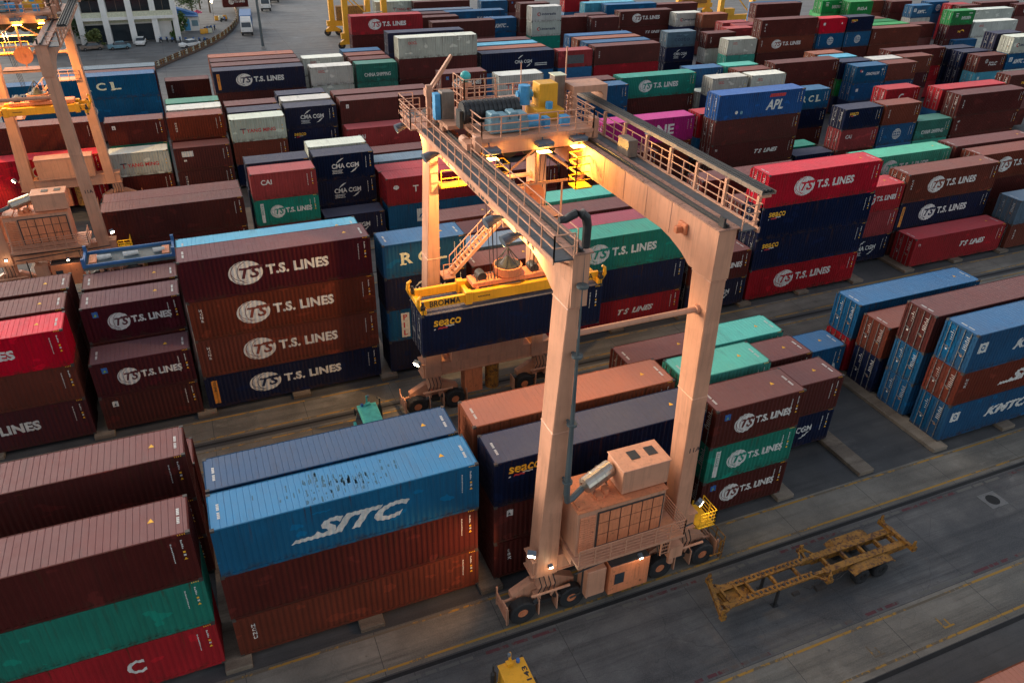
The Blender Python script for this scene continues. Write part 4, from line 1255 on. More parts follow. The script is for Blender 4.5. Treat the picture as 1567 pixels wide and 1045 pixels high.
    # floodlights
    for p, d in (((16.2, t - 3.4, 20.05), (0, -.2, -1)), ((19.2, t - 3.3, 20.1), (0, -.2, -1)), ((21.2, t - 3.2, 20.15), (0, -.1, -1))):
        lamp_head(root, Vector(p) + Vector((dx, dy, 0)) * 0, d, M['lamp_body'], .5) if False else None
        mb = MB(); mb.box(p[0] - .45, p[1] - .3, p[2] + .25, p[0] + .45, p[1] + .3, p[2] + .5); mb.bar((p[0], p[1] + .2, p[2] + .4), (p[0], t - 3.0, 20.8), .08)
        f = T(mb, 'floodlight', M['lamp_body'], .04)
        lb = MB(); lb.box(p[0] - .35, p[1] - .22, p[2] + .23, p[0] + .35, p[1] + .22, p[2] + .245)
        if len(f.children) == 0: P(lb, 'lens', M['lamp_yellow'], f)
    def head(p, d, mat, s):
        d = Vector(d).normalized(); p = Vector(p)
        mb = MB(); mb.bar(p - d * .26, p, s * 1.3, s); mb.bar(p - d * .15, p - d * .3 + Vector((0, 0, -.3)), .07)
        h = P(mb, 'floodlight', M['lamp_body']); lb = MB(); lb.bar(p + d * .003, p + d * .03, s * 1.1, s * .8); P(lb, 'lens', mat, h)
    head((13.75, -24.0, 4.75), (-.5, -.75, -.45), M['lamp_white'], .32)
    head((14.85, -24.02, 3.55), (0, -1, -.4), M['lamp_white'], .16)
    head((19.55, -24.85, 3.2), (0, -1, -.5), M['lamp_white'], .16)
    head((23.4, -24.05, 4.9), (.5, -.7, -.45), M['lamp_white'], .26)
    head((13.5, -5.2, 4.2), (-.7, -.5, -.4), M['lamp_white'], .34)
    for y in (-20.2, -18.2, -9.0, -3.4):    # round hooded lamps along the left walkway
        mb = MB(); mb.tube([(14.25, y, 19.85), (13.85, y - .05, 19.82), (13.5, y - .1, 19.7)], [.12, .22, .27], 12); mb.tube([(14.25, y, 19.85), (14.93, y, 19.9)], .08, 8); mb.box(14.3, y - .2, 19.95, 14.8, y + .2, 20.3)
        P(mb, 'floodlight', M['lamp_body'])
    return root

def spreader(cx, cy, zb, half, label, dx=0):
    """container spreader: telescopic yellow frame; zb = underside (container roof level)"""
    root = thing('container_spreader', (cx, cy, zb), label, 'spreader', 'container spreaders')
    off = (cx, cy, zb)
    def P(mb, name, mat, parent=root, bev=0):
        o = mb.build(name, mat, parent, off)
        if bev: bevel(o, bev)
        return o
    def B(mb, a, b): mb.box(cx + a[0], cy + a[1], zb + a[2], cx + b[0], cy + b[1], zb + b[2])
    mb = MB()
    for s in (-1, 1): B(mb, (-3.0, s * .80 - .16, .22), (3.0, s * .80 + .16, .92))
    for x in (-3.0, -1.0, 1.0, 2.7): B(mb, (x, -.64, .3), (x + .3, .64, .7))
    for s in (-1, 1):
        for e in (-1, 1): B(mb, (e * 3.0 - .22, s * .80 - .22, .14), (e * 3.0 + .22, s * .80 + .22, 1.0))
    P(mb, 'main_frame', M['yellow'], bev=.03)
    for e in (-1, 1):
        mb = MB()
        for s in (-1, 1):
            a, b = sorted((e * 2.6, e * (half - .15))); B(mb, (a, s * .78 - .11, .28), (b, s * .78 + .11, .82))
        a, b = sorted((e * (half - .32), e * half)); B(mb, (a, -1.18, .06), (b, 1.18, .42))
        bm_ = P(mb, 'telescopic_arm', M['yellow'], bev=.02)
        for s in (-1, 1):
            fl = MB(); x = cx + e * (half + .02); y = cy + s * 1.05
            fl.tube([(x, y, zb + .35), (x + e * .16, y + s * .05, zb + .75), (x + e * .12, y + s * .06, zb + 1.15), (x - e * .05, y + s * .02, zb + 1.3)], [.11, .13, .11, .08], 8)
            P(fl, 'corner_guide', M['yellow'], bm_)
            tw = MB(); tw.tube([(cx + e * (half - .1), cy + s * 1.1, zb - .1), (cx + e * (half - .1), cy + s * 1.1, zb + .9)], .09, 8); tw.box(cx + e * (half - .1) - .14, cy + s * 1.1 - .14, zb + .42, cx + e * (half - .1) + .14, cy + s * 1.1 + .14, zb + .62)
            P(tw, 'twistlock', M['dark'], bm_)
    mb = MB(); B(mb, (-2.6, -.6, 1.0), (2.9, .6, 1.3))
    for x in (-2.4, 2.5):
        for s in (-1, 1): B(mb, (x, s * .5 - .12, .8), (x + .2, s * .5 + .12, 1.05))
    P(mb, 'head_block', M['salmon2'], bev=.03)
    mb = MB(); mb.tube([(cx - .1, cy, zb + 1.3), (cx - .1, cy, zb + 1.42), (cx - .1, cy, zb + 1.95)], [.75, .88, .92], 22, cap=True)
    P(mb, 'cable_basket', M['salmon2'])
    mb = MB(); mb.tube([(cx - .1, cy, zb + 1.955), (cx - .1, cy, zb + 2.0)], .8, 20); mb.tube([(cx - .1, cy, zb + 1.95), (cx - .1, cy, zb + 2.5)], [.55, .12], 12)
    for k in range(6):
        a = k * math.pi / 3; mb.tube([(cx - .1 + .85 * math.cos(a), cy + .85 * math.sin(a), zb + 1.95), (cx - .1, cy, zb + 3.1)], .03, 5)
    P(mb, 'coiled_cable', M['dark'])
    mb = MB()
    for k in range(9): mb.tube([(cx - 2.3 + k * .2, cy - .5 + (k % 3) * .1, zb + 1.3), (cx - 2.2 + k * .2, cy, zb + 1.5), (cx - 2.3 + k * .2, cy + .5, zb + 1.32)], .035, 5)
    for x in (-1.9, 1.6): mb.tube([(cx + x, cy - .35, zb + 1.5), (cx + x, cy + .35, zb + 1.5)], .3, 12)
    P(mb, 'hose', M['dark'])
    # name on both telescopic arms, near side
    for e in (-1, 1):
        x0 = -half + .6 if e < 0 else half - 2.5
        text_obj('lettering', 'BROMMA', root, M['blue_paint'] if False else M['black_paint'], (cx + x0, cy - .895, zb + .36), (1, 0, 0), (0, 0, 1), .40, w=1.95, bold=.02, off=off)
    mb = MB()
    for k in range(8): B(mb, (-2.4 + k * .1, -.968, .52), (-2.33 + k * .1, -.962, .60))
    P(mb, 'type_plate', M['black_paint'])
    return root
# ------------------------------------------------------------------ ground
def wvec(t):
    return N(t, 'TexCoord').outputs['Object']

def asphalt(name, base, stain, slab=None, crack=.5, rough=(.55, .9), warm=0):
    m, t, b = nt(name); v = wvec(t)
    big = noise(t, v, .13, 8, .7); mid = noise(t, v, .45, 8, .7); fine = noise(t, v, 14, 3, .6)
    lng = noise(t, v, .6, 7, .7, (.07, 1.5, 1))
    c = mix(t, ramp(t, mid, [(.3, 0), (.72, 1)]), tuple(x * .72 for x in base), tuple(x * 1.22 for x in base))
    c = mix(t, ramp(t, big, [(.42, 0), (.62, .85)]), c, stain)
    c = mix(t, ramp(t, lng, [(.47, 0), (.66, .85)]), c, tuple(x * .75 for x in stain))
    spot_ = noise(t, v, 1.3, 4, .6)
    c = mix(t, ramp(t, spot_, [(.68, 0), (.74, .8)]), c, tuple(x * .5 for x in stain))
    pale = noise(t, v, .32, 6, .7, (.5, 1, 1))
    c = mix(t, ramp(t, pale, [(.60, 0), (.72, .5)]), c, tuple(min(1, x * 1.7) for x in base))
    c = mix(t, ramp(t, fine, [(.4, 0), (.8, .22)]), c, tuple(min(1, x * 1.8) for x in base))
    vo = t.nodes.new('ShaderNodeTexVoronoi'); vo.feature = 'DISTANCE_TO_EDGE'; vo.inputs['Scale'].default_value = .16
    ad = N(t, 'VectorMath', operation='ADD'); nz = t.nodes.new('ShaderNodeTexNoise'); nz.inputs['Scale'].default_value = .9; nz.inputs['Detail'].default_value = 5
    t.links.new(v, nz.inputs['Vector']); t.links.new(v, ad.inputs[0]); t.links.new(nz.outputs['Color'], ad.inputs[1]); t.links.new(ad.outputs[0], vo.inputs['Vector'])
    c = mix(t, ramp(t, vo.outputs[0], [(0, crack * .6), (.0035, 0)]), c, (.012, .012, .013))
    if slab:
        br = t.nodes.new('ShaderNodeTexBrick'); br.offset = 0; br.inputs['Scale'].default_value = 1; br.inputs['Mortar Size'].default_value = .02; br.inputs['Brick Width'].default_value = slab[0]; br.inputs['Row Height'].default_value = slab[1]
        t.links.new(v, br.inputs['Vector'])
        c = mix(t, mix(t, 1, br.outputs['Fac'], (.75, .75, .75), 'MULTIPLY'), c, (.03, .03, .03))
    t.links.new(c, b.inputs['Base Color'])
    t.links.new(ramp(t, big, [(.4, rough[1]), (.62, rough[0])]), b.inputs['Roughness'])
    bp = t.nodes.new('ShaderNodeBump'); bp.inputs['Strength'].default_value = .25; bp.inputs['Distance'].default_value = .02
    t.links.new(fine, bp.inputs['Height']); t.links.new(bp.outputs[0], b.inputs['Normal'])
    return m

def worn_line(name, col, keep=.5):
    m, t, b = nt(name); v = wvec(t)
    n = noise(t, v, 2.2, 8, .75); n2 = noise(t, v, .35, 4)
    s = t.nodes.new('ShaderNodeMath'); s.operation = 'ADD'; t.links.new(n, s.inputs[0]); t.links.new(n2, s.inputs[1])
    c = mix(t, ramp(t, s.outputs[0], [(keep, .15), (keep + .12, 1)]), (.09, .085, .075), col)
    t.links.new(c, b.inputs['Base Color']); b.inputs['Roughness'].default_value = .8
    return m

def sheet(name, x0, y0, x1, y1, z, mat, kind='structure'):
    mb = MB(); mb.poly([(x0, y0, z), (x1, y0, z), (x1, y1, z), (x0, y1, z)], [(0, 1, 2, 3)])
    o = mb.build(name, mat); o['kind'] = kind; return o

def build_ground():
    A1 = asphalt('yard_asphalt', (.075, .072, .07), (.040, .040, .042), None, .35)
    A2 = asphalt('road_asphalt', (.135, .128, .122), (.034, .034, .037), (7.5, 40), .6)
    A3 = asphalt('apron_concrete', (.19, .185, .18), (.10, .10, .10), (12, 9), .5)
    CC = asphalt('runway_concrete', (.20, .18, .15), (.085, .076, .064), (6.2, 50), .35)
    PL = asphalt('plinth_concrete', (.22, .175, .13), (.085, .055, .035), None, .3)
    sheet('ground', -700, -300, 1100, 1500, 0, A1)
    sheet('apron', -220, 80, 400, 420, .004, A3)
    for y0, y1 in ((-30.3, -24.55), (17.6, 22.4), (63.4, 66.2)):
        sheet('road', -200, y0, 330, y1, .004, A2)
    for y0, y1 in ((-24.35, -21.75), (-33.1, -30.35), (-6.3, -3.85), (-3.1, -.55), (15.2, 17.4), (22.6, 24.7)):
        sheet('runway', -200, y0, 330, y1, .008, CC)
    sheet('truck_lane', -200, -9.3, 330, -6.4, .004, A2)
    TR = plain('drain_gap', (.012, .012, .013), .9)
    for y in (-24.55, -33.25, -3.45, 17.5, 22.5):
        sheet('drain_channel', -200, y - .11, 330, y + .11, .012, TR)
    YL = worn_line('worn_yellow_line', (.34, .185, .03), .96); WL = worn_line('worn_white_line', (.27, .26, .24), 1.0); RL = worn_line('worn_red_line', (.10, .030, .036), .98)
    def line(y, mat, w=.13, x0=-60, x1=200):
        mb = MB(); x = x0
        while x < x1:
            l = random.uniform(6, 14); y2 = y + random.uniform(-.012, .012)
            mb.poly([(x, y2 - w / 2, .0162), (x + l - .05, y2 - w / 2, .0162), (x + l - .05, y2 + w / 2, .0162), (x, y2 + w / 2, .0162)], [(0, 1, 2, 3)]); x += l
        o = mb.build('lane_marking', mat); o['kind'] = 'structure'
    for y in (-21.95, -24.05, -30.6, -32.75, -.75, -2.85, -4.2, -6.1, 15.4, 22.9, 24.5): line(y, YL)
    for y in (-24.95, -30.12, -9.0):
        for mat, ph in ((WL, 0), (RL, 1)):
            mb = MB(); x = -40 + ph * 4.6
            while x < 120:
                e = x + 4.4; q = x
                while q < e:
                    l = random.uniform(.25, 1.3)
                    if random.random() < .85: mb.poly([(q, y - .09, .0122), (min(q + l, e), y - .09, .0122), (min(q + l, e), y + .09, .0122), (q, y + .09, .0122)], [(0, 1, 2, 3)])
                    q += l + random.uniform(.05, .3)
                x += 9.2
            o = mb.build('kerb_marking', mat); o['kind'] = 'structure'
    # yellow corner marks on the lower runway
    mb = MB()
    for x in (28.9, 33.6, 20.2, 40.2):
        mb.poly([(x, -32.3, .0162), (x + .7, -32.3, .0162), (x + .7, -32.2, .0162), (x, -32.2, .0162)], [(0, 1, 2, 3)]); mb.poly([(x, -32.2, .0162), (x + .1, -32.2, .0162), (x + .1, -31.6, .0162), (x, -31.6, .0162)], [(0, 1, 2, 3)]); mb.poly([(x + .4, -32.2, .0162), (x + .5, -32.2, .0162), (x + .5, -31.8, .0162), (x + .4, -31.8, .0162)], [(0, 1, 2, 3)])
    o = mb.build('bay_marking', YL); o['kind'] = 'structure'
    # manhole in the road
    mb = MB(); mb.box(43.6, -26.9, .0, 45.0, -25.7, .02); mb.mi = 1; mb.tube([(44.3, -26.3, .02), (44.3, -26.3, .03)], .42, 20)
    tag(mb.build('manhole_cover', [M['concrete_w'] if False else A3, TR]), 'dark round manhole cover in a square patch on the grey road', 'manhole')
    # concrete plinths that carry the container ends
    for b, y0, y1, xs in (('C', -21.6, -9.3, range(-4, 14)), ('A', -.35, 11.6, range(-5, 18)), ('E', 24.75, 37.2, range(-3, 18))):
        for i in xs:
            mb = MB(); x = 6.47 * i - .22; mb.box(x - .62, y0, .0, x + .62, y1, .297)
            o = mb.build('plinth', PL); o['kind'] = 'structure'; bevel(o, .03)
    for y in (-21.2, -11.7): pass

# ------------------------------------------------------------------ vehicles
def add_tyre(root, x, y, z, r, w, off, rim):
    return wheel(root, x, y, z, r, w, off, rim_m=rim)

def chassis_trailer():
    off = (29.3, -27.25, 0)
    t = thing('chassis_trailer', off, 'empty yellow skeletal container trailer standing on the dark road', 'trailer')
    Y = M['ochre']
    def P(mb, n, m=Y, p=t): return mb.build(n, m, p, off)
    for y in (-27.75, -26.75):
        mb = MB()
        mb.box(22.9, y - .09, 1.12, 28.6, y + .09, 1.36); mb.hexa([(28.6, y - .09, 1.02), (29.4, y - .09, .92), (29.4, y + .09, .92), (28.6, y + .09, 1.02), (28.6, y - .09, 1.36), (29.4, y - .09, 1.30), (29.4, y + .09, 1.30), (28.6, y + .09, 1.36)]); mb.box(29.4, y - .09, .92, 35.2, y + .09, 1.30)
        mb.box(22.9, y - .19, 1.36, 28.6, y + .19, 1.39); mb.box(29.3, y - .19, 1.30, 35.2, y + .19, 1.33); mb.box(29.3, y - .15, .89, 35.2, y + .15, .92)
        r_ = P(mb, 'main_rail')
        mb = MB()
        for k in range(16): mb.box(24.3 + k * .28, y - .06, 1.392, 24.4 + k * .28, y + .06, 1.44)
        P(mb, 'bolt_head', M['casting'], r_)
    for x in (23.2, 24.9, 26.4, 27.9, 29.9, 31.2, 32.4, 33.6, 34.6):
        mb = MB(); mb.box(x - .07, -27.66, 1.02 if x > 29 else 1.14, x + .07, -26.84, 1.26 if x > 29 else 1.32); P(mb, 'cross_member')
    for x, z, sk in ((22.35, 1.42, -.7), (35.0, 1.36, .25)):
        mb = MB(); a = Vector((x - (sk if sk < 0 else 0) * .0, -28.35, z)); b = Vector((x + abs(sk) * (1 if sk < 0 else -.6), -26.15, z))
        mb.bar(a, b, .20, .24)
        for q in (a, b):
            mb.box(q.x - .14, q.y - .12, z - .1, q.x + .14, q.y + .12, z + .2)
            mb.hexa([(q.x - .13, q.y - .02, z + .2), (q.x + .13, q.y - .02, z + .2), (q.x + .13, q.y + .05, z + .2), (q.x - .13, q.y + .05, z + .2), (q.x - .06, q.y - .02, z + .55), (q.x + .08, q.y - .02, z + .55), (q.x + .08, q.y + .05, z + .55), (q.x - .06, q.y + .05, z + .55)])
        P(mb, 'end_bolster')
    mb = MB(); mb.bar((22.5, -28.2, 1.35), (23.6, -27.75, 1.3), .09); mb.bar((23.0, -26.3, 1.35), (23.8, -26.75, 1.3), .09); mb.box(22.9, -27.6, 1.14, 24.9, -26.9, 1.22); mb.bar((23.3, -27.66, 1.40), (23.3, -26.84, 1.40), .12); mb.bar((24.1, -27.66, 1.40), (24.1, -26.84, 1.40), .12); mb.bar((24.8, -27.66, 1.40), (24.8, -26.84, 1.40), .12); P(mb, 'coupler_plate', M['ochre'])
    for s in (-1, 1):
        mb = MB(); ym = -27.25; y1 = ym + s * 1.12; y0 = ym + s * .6
        mb.bar((28.6, y0, 1.3), (28.95, y1, 1.36), .09); mb.bar((29.7, y0, 1.25), (29.25, y1, 1.36), .09); mb.bar((29.1, y0, 1.1), (29.1, y1, 1.3), .12)
        mb.box(28.9, y1 - .12, 1.2, 29.3, y1 + .12, 1.42); mb.box(29.0, y1 - .05, 1.42, 29.2, y1 + .05, 1.72)
        P(mb, 'outrigger')
        mb = MB()
        pr = [(30.85, 1.02), (31.25, 1.24), (33.35, 1.26), (33.75, 1.05), (33.72, 1.01), (33.33, 1.21), (31.27, 1.19), (30.9, .98)]
        a, b = sorted((ym + s * .66, ym + s * 1.22)); mb.prism(pr, 'y', a, b); mb.bar((32.0, ym + s * .7, 1.1), (32.0, ym + s * 1.2, 1.22), .05); mb.bar((33.0, ym + s * .7, 1.1), (33.0, ym + s * 1.2, 1.22), .05)
        P(mb, 'fender')
        for x in (31.65, 32.95): add_tyre(t, x, ym + s * .92, .5, .5, .50, off, M['dark'])
        mb = MB(); mb.bar((26.3, ym + s * .58, .02), (26.3, ym + s * .58, 1.15), .12); mb.box(26.12, ym + s * .58 - .14, 0, 26.48, ym + s * .58 + .14, .05); P(mb, 'landing_leg', M['dark'])
    for x in (31.65, 32.95):
        mb = MB(); mb.tube([(x, -28.1, .5), (x, -26.4, .5)], .08, 8); mb.box(x - .1, -27.7, .5, x + .1, -26.8, .95); P(mb, 'axle', M['dark'])
    mb = MB()
    for k in range(5): mb.tube([(28 + k * .5, -27.9 - .05 * k, .75), (28.4 + k * .5, -28.0, .55 + .08 * (k % 3)), (28.9 + k * .5, -27.9, .8)], .03, 5)
    mb.box(28.6, -28.25, .5, 29.3, -28.0, .72); mb.box(27.2, -28.1, .55, 27.6, -27.9, .7); P(mb, 'hose', M['casting'])

def tractor(loc, colm, label, number=None, sd=1, yaw=0.0):
    """terminal tractor, nose towards -x"""
    t = thing('terminal_tractor', loc, label, 'tractor unit', None, yaw)
    def P(mb, n, m, p=t, bev=0):
        o = mb.build(n, m, p)
        if bev: bevel(o, bev)
        return o
    mb = MB(); mb.box(-1.6, -.95, .55, 3.6, .95, .95); mb.box(-1.9, -1.2, .45, -1.6, 1.2, .85); P(mb, 'frame', M['dark'])
    mb = MB(); mb.box(-1.5, -1.15, .95, .1, 1.15, 1.6); mb.taper((-1.35, -1.15, .05, 1.15), 1.6, (-1.1, -1.08, .02, 1.08), 2.75)
    c = P(mb, 'cab', colm, bev=.05)
    mb = MB(); mb.box(-1.18, -1.12, 2.76, .08, 1.12, 2.84); P(mb, 'cab_roof', colm, c, .03)
    mb = MB(); mb.hexa([(-1.36, -.95, 1.75), (-1.36, .95, 1.75), (-1.345, .95, 1.75), (-1.345, -.95, 1.75), (-1.17, -.92, 2.6), (-1.17, .92, 2.6), (-1.155, .92, 2.6), (-1.155, -.92, 2.6)])
    for s in (-1, 1): mb.hexa([(-1.1, s * 1.16, 1.7), (-.1, s * 1.16, 1.7), (-.1, s * 1.14, 1.7), (-1.1, s * 1.14, 1.7), (-.95, s * 1.105, 2.55), (-.1, s * 1.105, 2.55), (-.1, s * 1.085, 2.55), (-.95, s * 1.085, 2.55)])
    P(mb, 'window', M['glass'], c)
    mb = MB()
    for s in (-1, 1): mb.bar((-1.0, s * 1.1, 2.2), (-1.25, s * 1.45, 2.2), .05); mb.box(-1.32, s * 1.45 - .1, 1.9, -1.24, s * 1.45 + .1, 2.35)
    P(mb, 'mirror', M['dark'], c)
    mb = MB(); mb.tube([(.32, sd * .95, .9), (.32, sd * .95, 2.6), (.32, sd * .95, 2.75)], [.13, .13, .05], 10); mb.tube([(.32, sd * .95, 2.7), (.32, sd * .95, 3.15), (.15, sd * .98, 3.25)], .05, 8); P(mb, 'exhaust_stack', M['dark'])
    mb = MB(); mb.bar((-.5, sd * 1.05, 2.8), (-.5, sd * 1.05, 3.5), .09); mb.box(-.6, sd * .97 - .12, 2.84, -.3, sd * .97 + .12, 2.98); P(mb, 'lamp_post', colm, c)
    mb = MB(); mb.tube([(-.42, sd * .95, 3.45), (-.42, sd * .95, 3.6)], .08, 8); P(mb, 'work_lamp', M['lamp_body'], c)
    mb = MB(); mb.tube([(-.85, sd * .95, 2.84), (-.85, sd * .95, 3.0)], .09, 10); P(mb, 'beacon', M['blue_paint'], c)
    mb = MB(); mb.box(1.5, -.6, .95, 2.9, .6, 1.12); mb.box(1.7, -.9, .93, 2.7, .9, 1.0); P(mb, 'fifth_wheel', M['casting'])
    for x, dual in ((-.8, 0), (2.3, 1)):
        for s in (-1, 1):
            wheel(t, x, s * 1.0, .5, .5, .32 if not dual else .52, (0, 0, 0), rim_m=M['dark'])
    if number:
        text_obj('lettering', number, t, M['black_paint'], (-1.1, .75, 2.846), (0, -1, 0), (1, 0, 0), .24, w=1.4, bold=.03)
    return t

def far_truck(loc, yaw, label, cargo, cab):
    """rigid lorry with a box, cab towards -y"""
    t = thing('container_truck', loc, label, 'truck', None, yaw)
    def P(mb, n, m, p=t, bev=0):
        o = mb.build(n, m, p)
        if bev: bevel(o, bev)
        return o
    mb = MB(); mb.box(-1.2, -2.2, .8, 1.2, 0, 1.7); mb.taper((-1.2, -2.2, 1.2, 0), 1.7, (-1.12, -1.85, 1.12, 0), 3.0); c = P(mb, 'cab', cab, bev=.06)
    mb = MB(); mb.hexa([(-1.0, -2.19, 1.8), (1.0, -2.19, 1.8), (1.0, -2.17, 1.8), (-1.0, -2.17, 1.8), (-.95, -1.93, 2.75), (.95, -1.93, 2.75), (.95, -1.91, 2.75), (-.95, -1.91, 2.75)]); P(mb, 'windscreen', M['glass'], c)
    mb = MB(); mb.taper((-1.1, -1.8, 1.1, -.1), 3.0, (-1.05, -.6, 1.05, -.1), 3.7); P(mb, 'wind_deflector', cab, c)
    mb = MB(); mb.box(-1.22, -2.32, .5, 1.22, -2.15, .85); P(mb, 'bumper', M['dark'], c)
    for s in (-1, 1):
        mb = MB(); mb.box(s * .85 - .18, -2.225, 1.05, s * .85 + .18, -2.2, 1.28); P(mb, 'headlight', M['white_paint'], c)
    mb = MB(); mb.box(-.5, 0, .7, .5, 9.8, 1.05); P(mb, 'frame', M['dark'])
    if cargo is not None:
        mb = MB(); mb.box(-1.22, .35, 1.2, 1.22, 9.6, 3.8); 
        for k in range(30): y = .5 + k * .3; mb.box(-1.245, y, 1.3, -1.22, y + .14, 3.7); mb.box(1.22, y, 1.3, 1.245, y + .14, 3.7)
        P(mb, 'cargo_box', cargo)
    for y in (-1.2, 6.6, 8.0):
        for s in (-1, 1): 
            w = wheel(t, 0, 0, 0, .5, .4, (0, 0, 0), rim_m=M['casting']); w.location = (s * 1.0, y, .5); w.rotation_euler = (0, 0, R(90))
    return t

def car(loc, yaw, mat, label, group):
    t = thing('parked_car', loc, label, 'car', group, yaw)
    mb = MB(); mb.prism([(-2.1, .35), (-2.1, .75), (-1.9, .88), (-1.1, .95), (1.9, .9), (2.1, .72), (2.1, .35)], 'y', -.85, .85); b = bevel(mb.build('body', mat, t), .07, 2)
    mb = MB(); mb.taper((-1.15, -.8, 1.6, .8), .9, (-.5, -.66, 1.0, .66), 1.42); g = bevel(mb.build('cabin_glass', M['glass'], t), .05)
    mb = MB(); mb.box(-.5, -.66, 1.415, 1.0, .66, 1.45); bevel(mb.build('car_roof', mat, t), .03)
    for x in (-1.3, 1.35):
        for s in (-1, 1): wheel(t, x, s * .78, .32, .32, .2, (0, 0, 0), rim_m=M['steel'])
    for s in (-1, 1):
        mb = MB(); mb.box(-2.115, s * .6 - .16, .6, -2.09, s * .6 + .16, .74); mb.build('headlight', M['white_paint'], t)
    return t

def motorbike_proto():
    t = thing('motorcycle', (0, 0, 0), 'x', 'motorcycle')
    mb = MB(); mb.tube([(.45, 0, .55), (.1, 0, .5), (-.25, 0, .55), (-.6, 0, .8)], [.08, .14, .15, .1], 8); mb.tube([(.5, 0, .5), (.36, 0, 1.0)], .05, 6); mb.bar((-.55, 0, .3), (-.2, 0, .45), .1); mb.build('body', M['dark'], t)
    mb = MB(); mb.box(-.7, -.12, .76, .0, .12, .86); bevel(mb.build('seat', M['rubber'], t), .04)
    mb = MB(); mb.tube([(.3, -.35, 1.0), (.38, 0, 1.02), (.3, .35, 1.0)], .025, 6); mb.build('handlebar', M['steel'], t)
    mb = MB(); mb.taper((.1, -.13, .45, .13), .5, (.2, -.16, .5, .16), .92); mb.build('fairing', M['blue_paint'], t)
    for x in (-.6, .6): wheel(t, x, 0, .29, .29, .1, (0, 0, 0), rim_m=M['steel'])
    return t

def copy_tree(o, parent=None):
    c = o.copy(); COL.objects.link(c); c.parent = parent
    for ch in list(o.children): copy_tree(ch, c)
    return c

# ------------------------------------------------------------------ far setting
def leaf_mat(name, a, b_):
    m, t, b = nt(name); v, oi = objvec(t); g = N(t, 'NewGeometry')
    n = noise(t, v, 1.1, 3)
    s = N(t, 'Math', operation='ADD'); t.links.new(n, s.inputs[0]); t.links.new(g.outputs['Random Per Island'], s.inputs[1])
    c = mix(t, ramp(t, s.outputs[0], [(.5, 0), (1.3, 1)]), a, b_)
    t.links.new(c, b.inputs['Base Color']); b.inputs['Roughness'].default_value = .6
    return m

def tree(loc, h, r, label, mats, name='broadleaf_tree', n=1300, seed=0, trunk=True, group=None):
    rr = random.Random(seed); t = thing(name, loc, label, 'tree' if trunk else 'shrub', group)
    if trunk:
        mb = MB(); top = h * .55
        mb.tube([(0, 0, 0), (.05, .03, top * .5), (-.05, .08, top)], [.22, .17, .11], 8)
        for k in range(6):
            a = rr.uniform(0, 6.28); z = top * rr.uniform(.55, 1); mb.tube([(0, 0, z), (math.cos(a) * r * .3, math.sin(a) * r * .3, z + h * .12), (math.cos(a) * r * .65, math.sin(a) * r * .65, z + h * .28)], [.09, .06, .03], 6)
        mb.build('trunk', M['bark'], t)
    cl = []
    for k in range(22):
        a = rr.uniform(0, 6.28); q = rr.random() ** .5 * r * .8; z = rr.uniform(h * (.4 if trunk else .15), h * .92); cl.append((math.cos(a) * q * (1 - .4 * max(0, z / h - .6)), math.sin(a) * q, z, rr.uniform(.22, .42) * r))
    mb = MB()
    for k in range(n):
        cx, cy, cz, cr = rr.choice(cl); d = Vector((rr.gauss(0, 1), rr.gauss(0, 1), rr.gauss(0, .8))).normalized() * cr * rr.random() ** .4
        p = Vector((cx, cy, cz)) + d; u = Vector((rr.gauss(0, 1), rr.gauss(0, 1), rr.gauss(0, .6))).normalized(); w = u.cross(Vector((rr.gauss(0, 1), rr.gauss(0, 1), rr.gauss(0, 1)))).normalized(); s = rr.uniform(.10, .24)
        mb.poly([p - u * s * 1.6, p + w * s * .7, p + u * s * 1.6, p - w * s * .7], [(0, 1, 2, 3)])
    me = mb.mesh('crown', fix=False); link('crown' if trunk else 'foliage', me, t, mats)
    return t

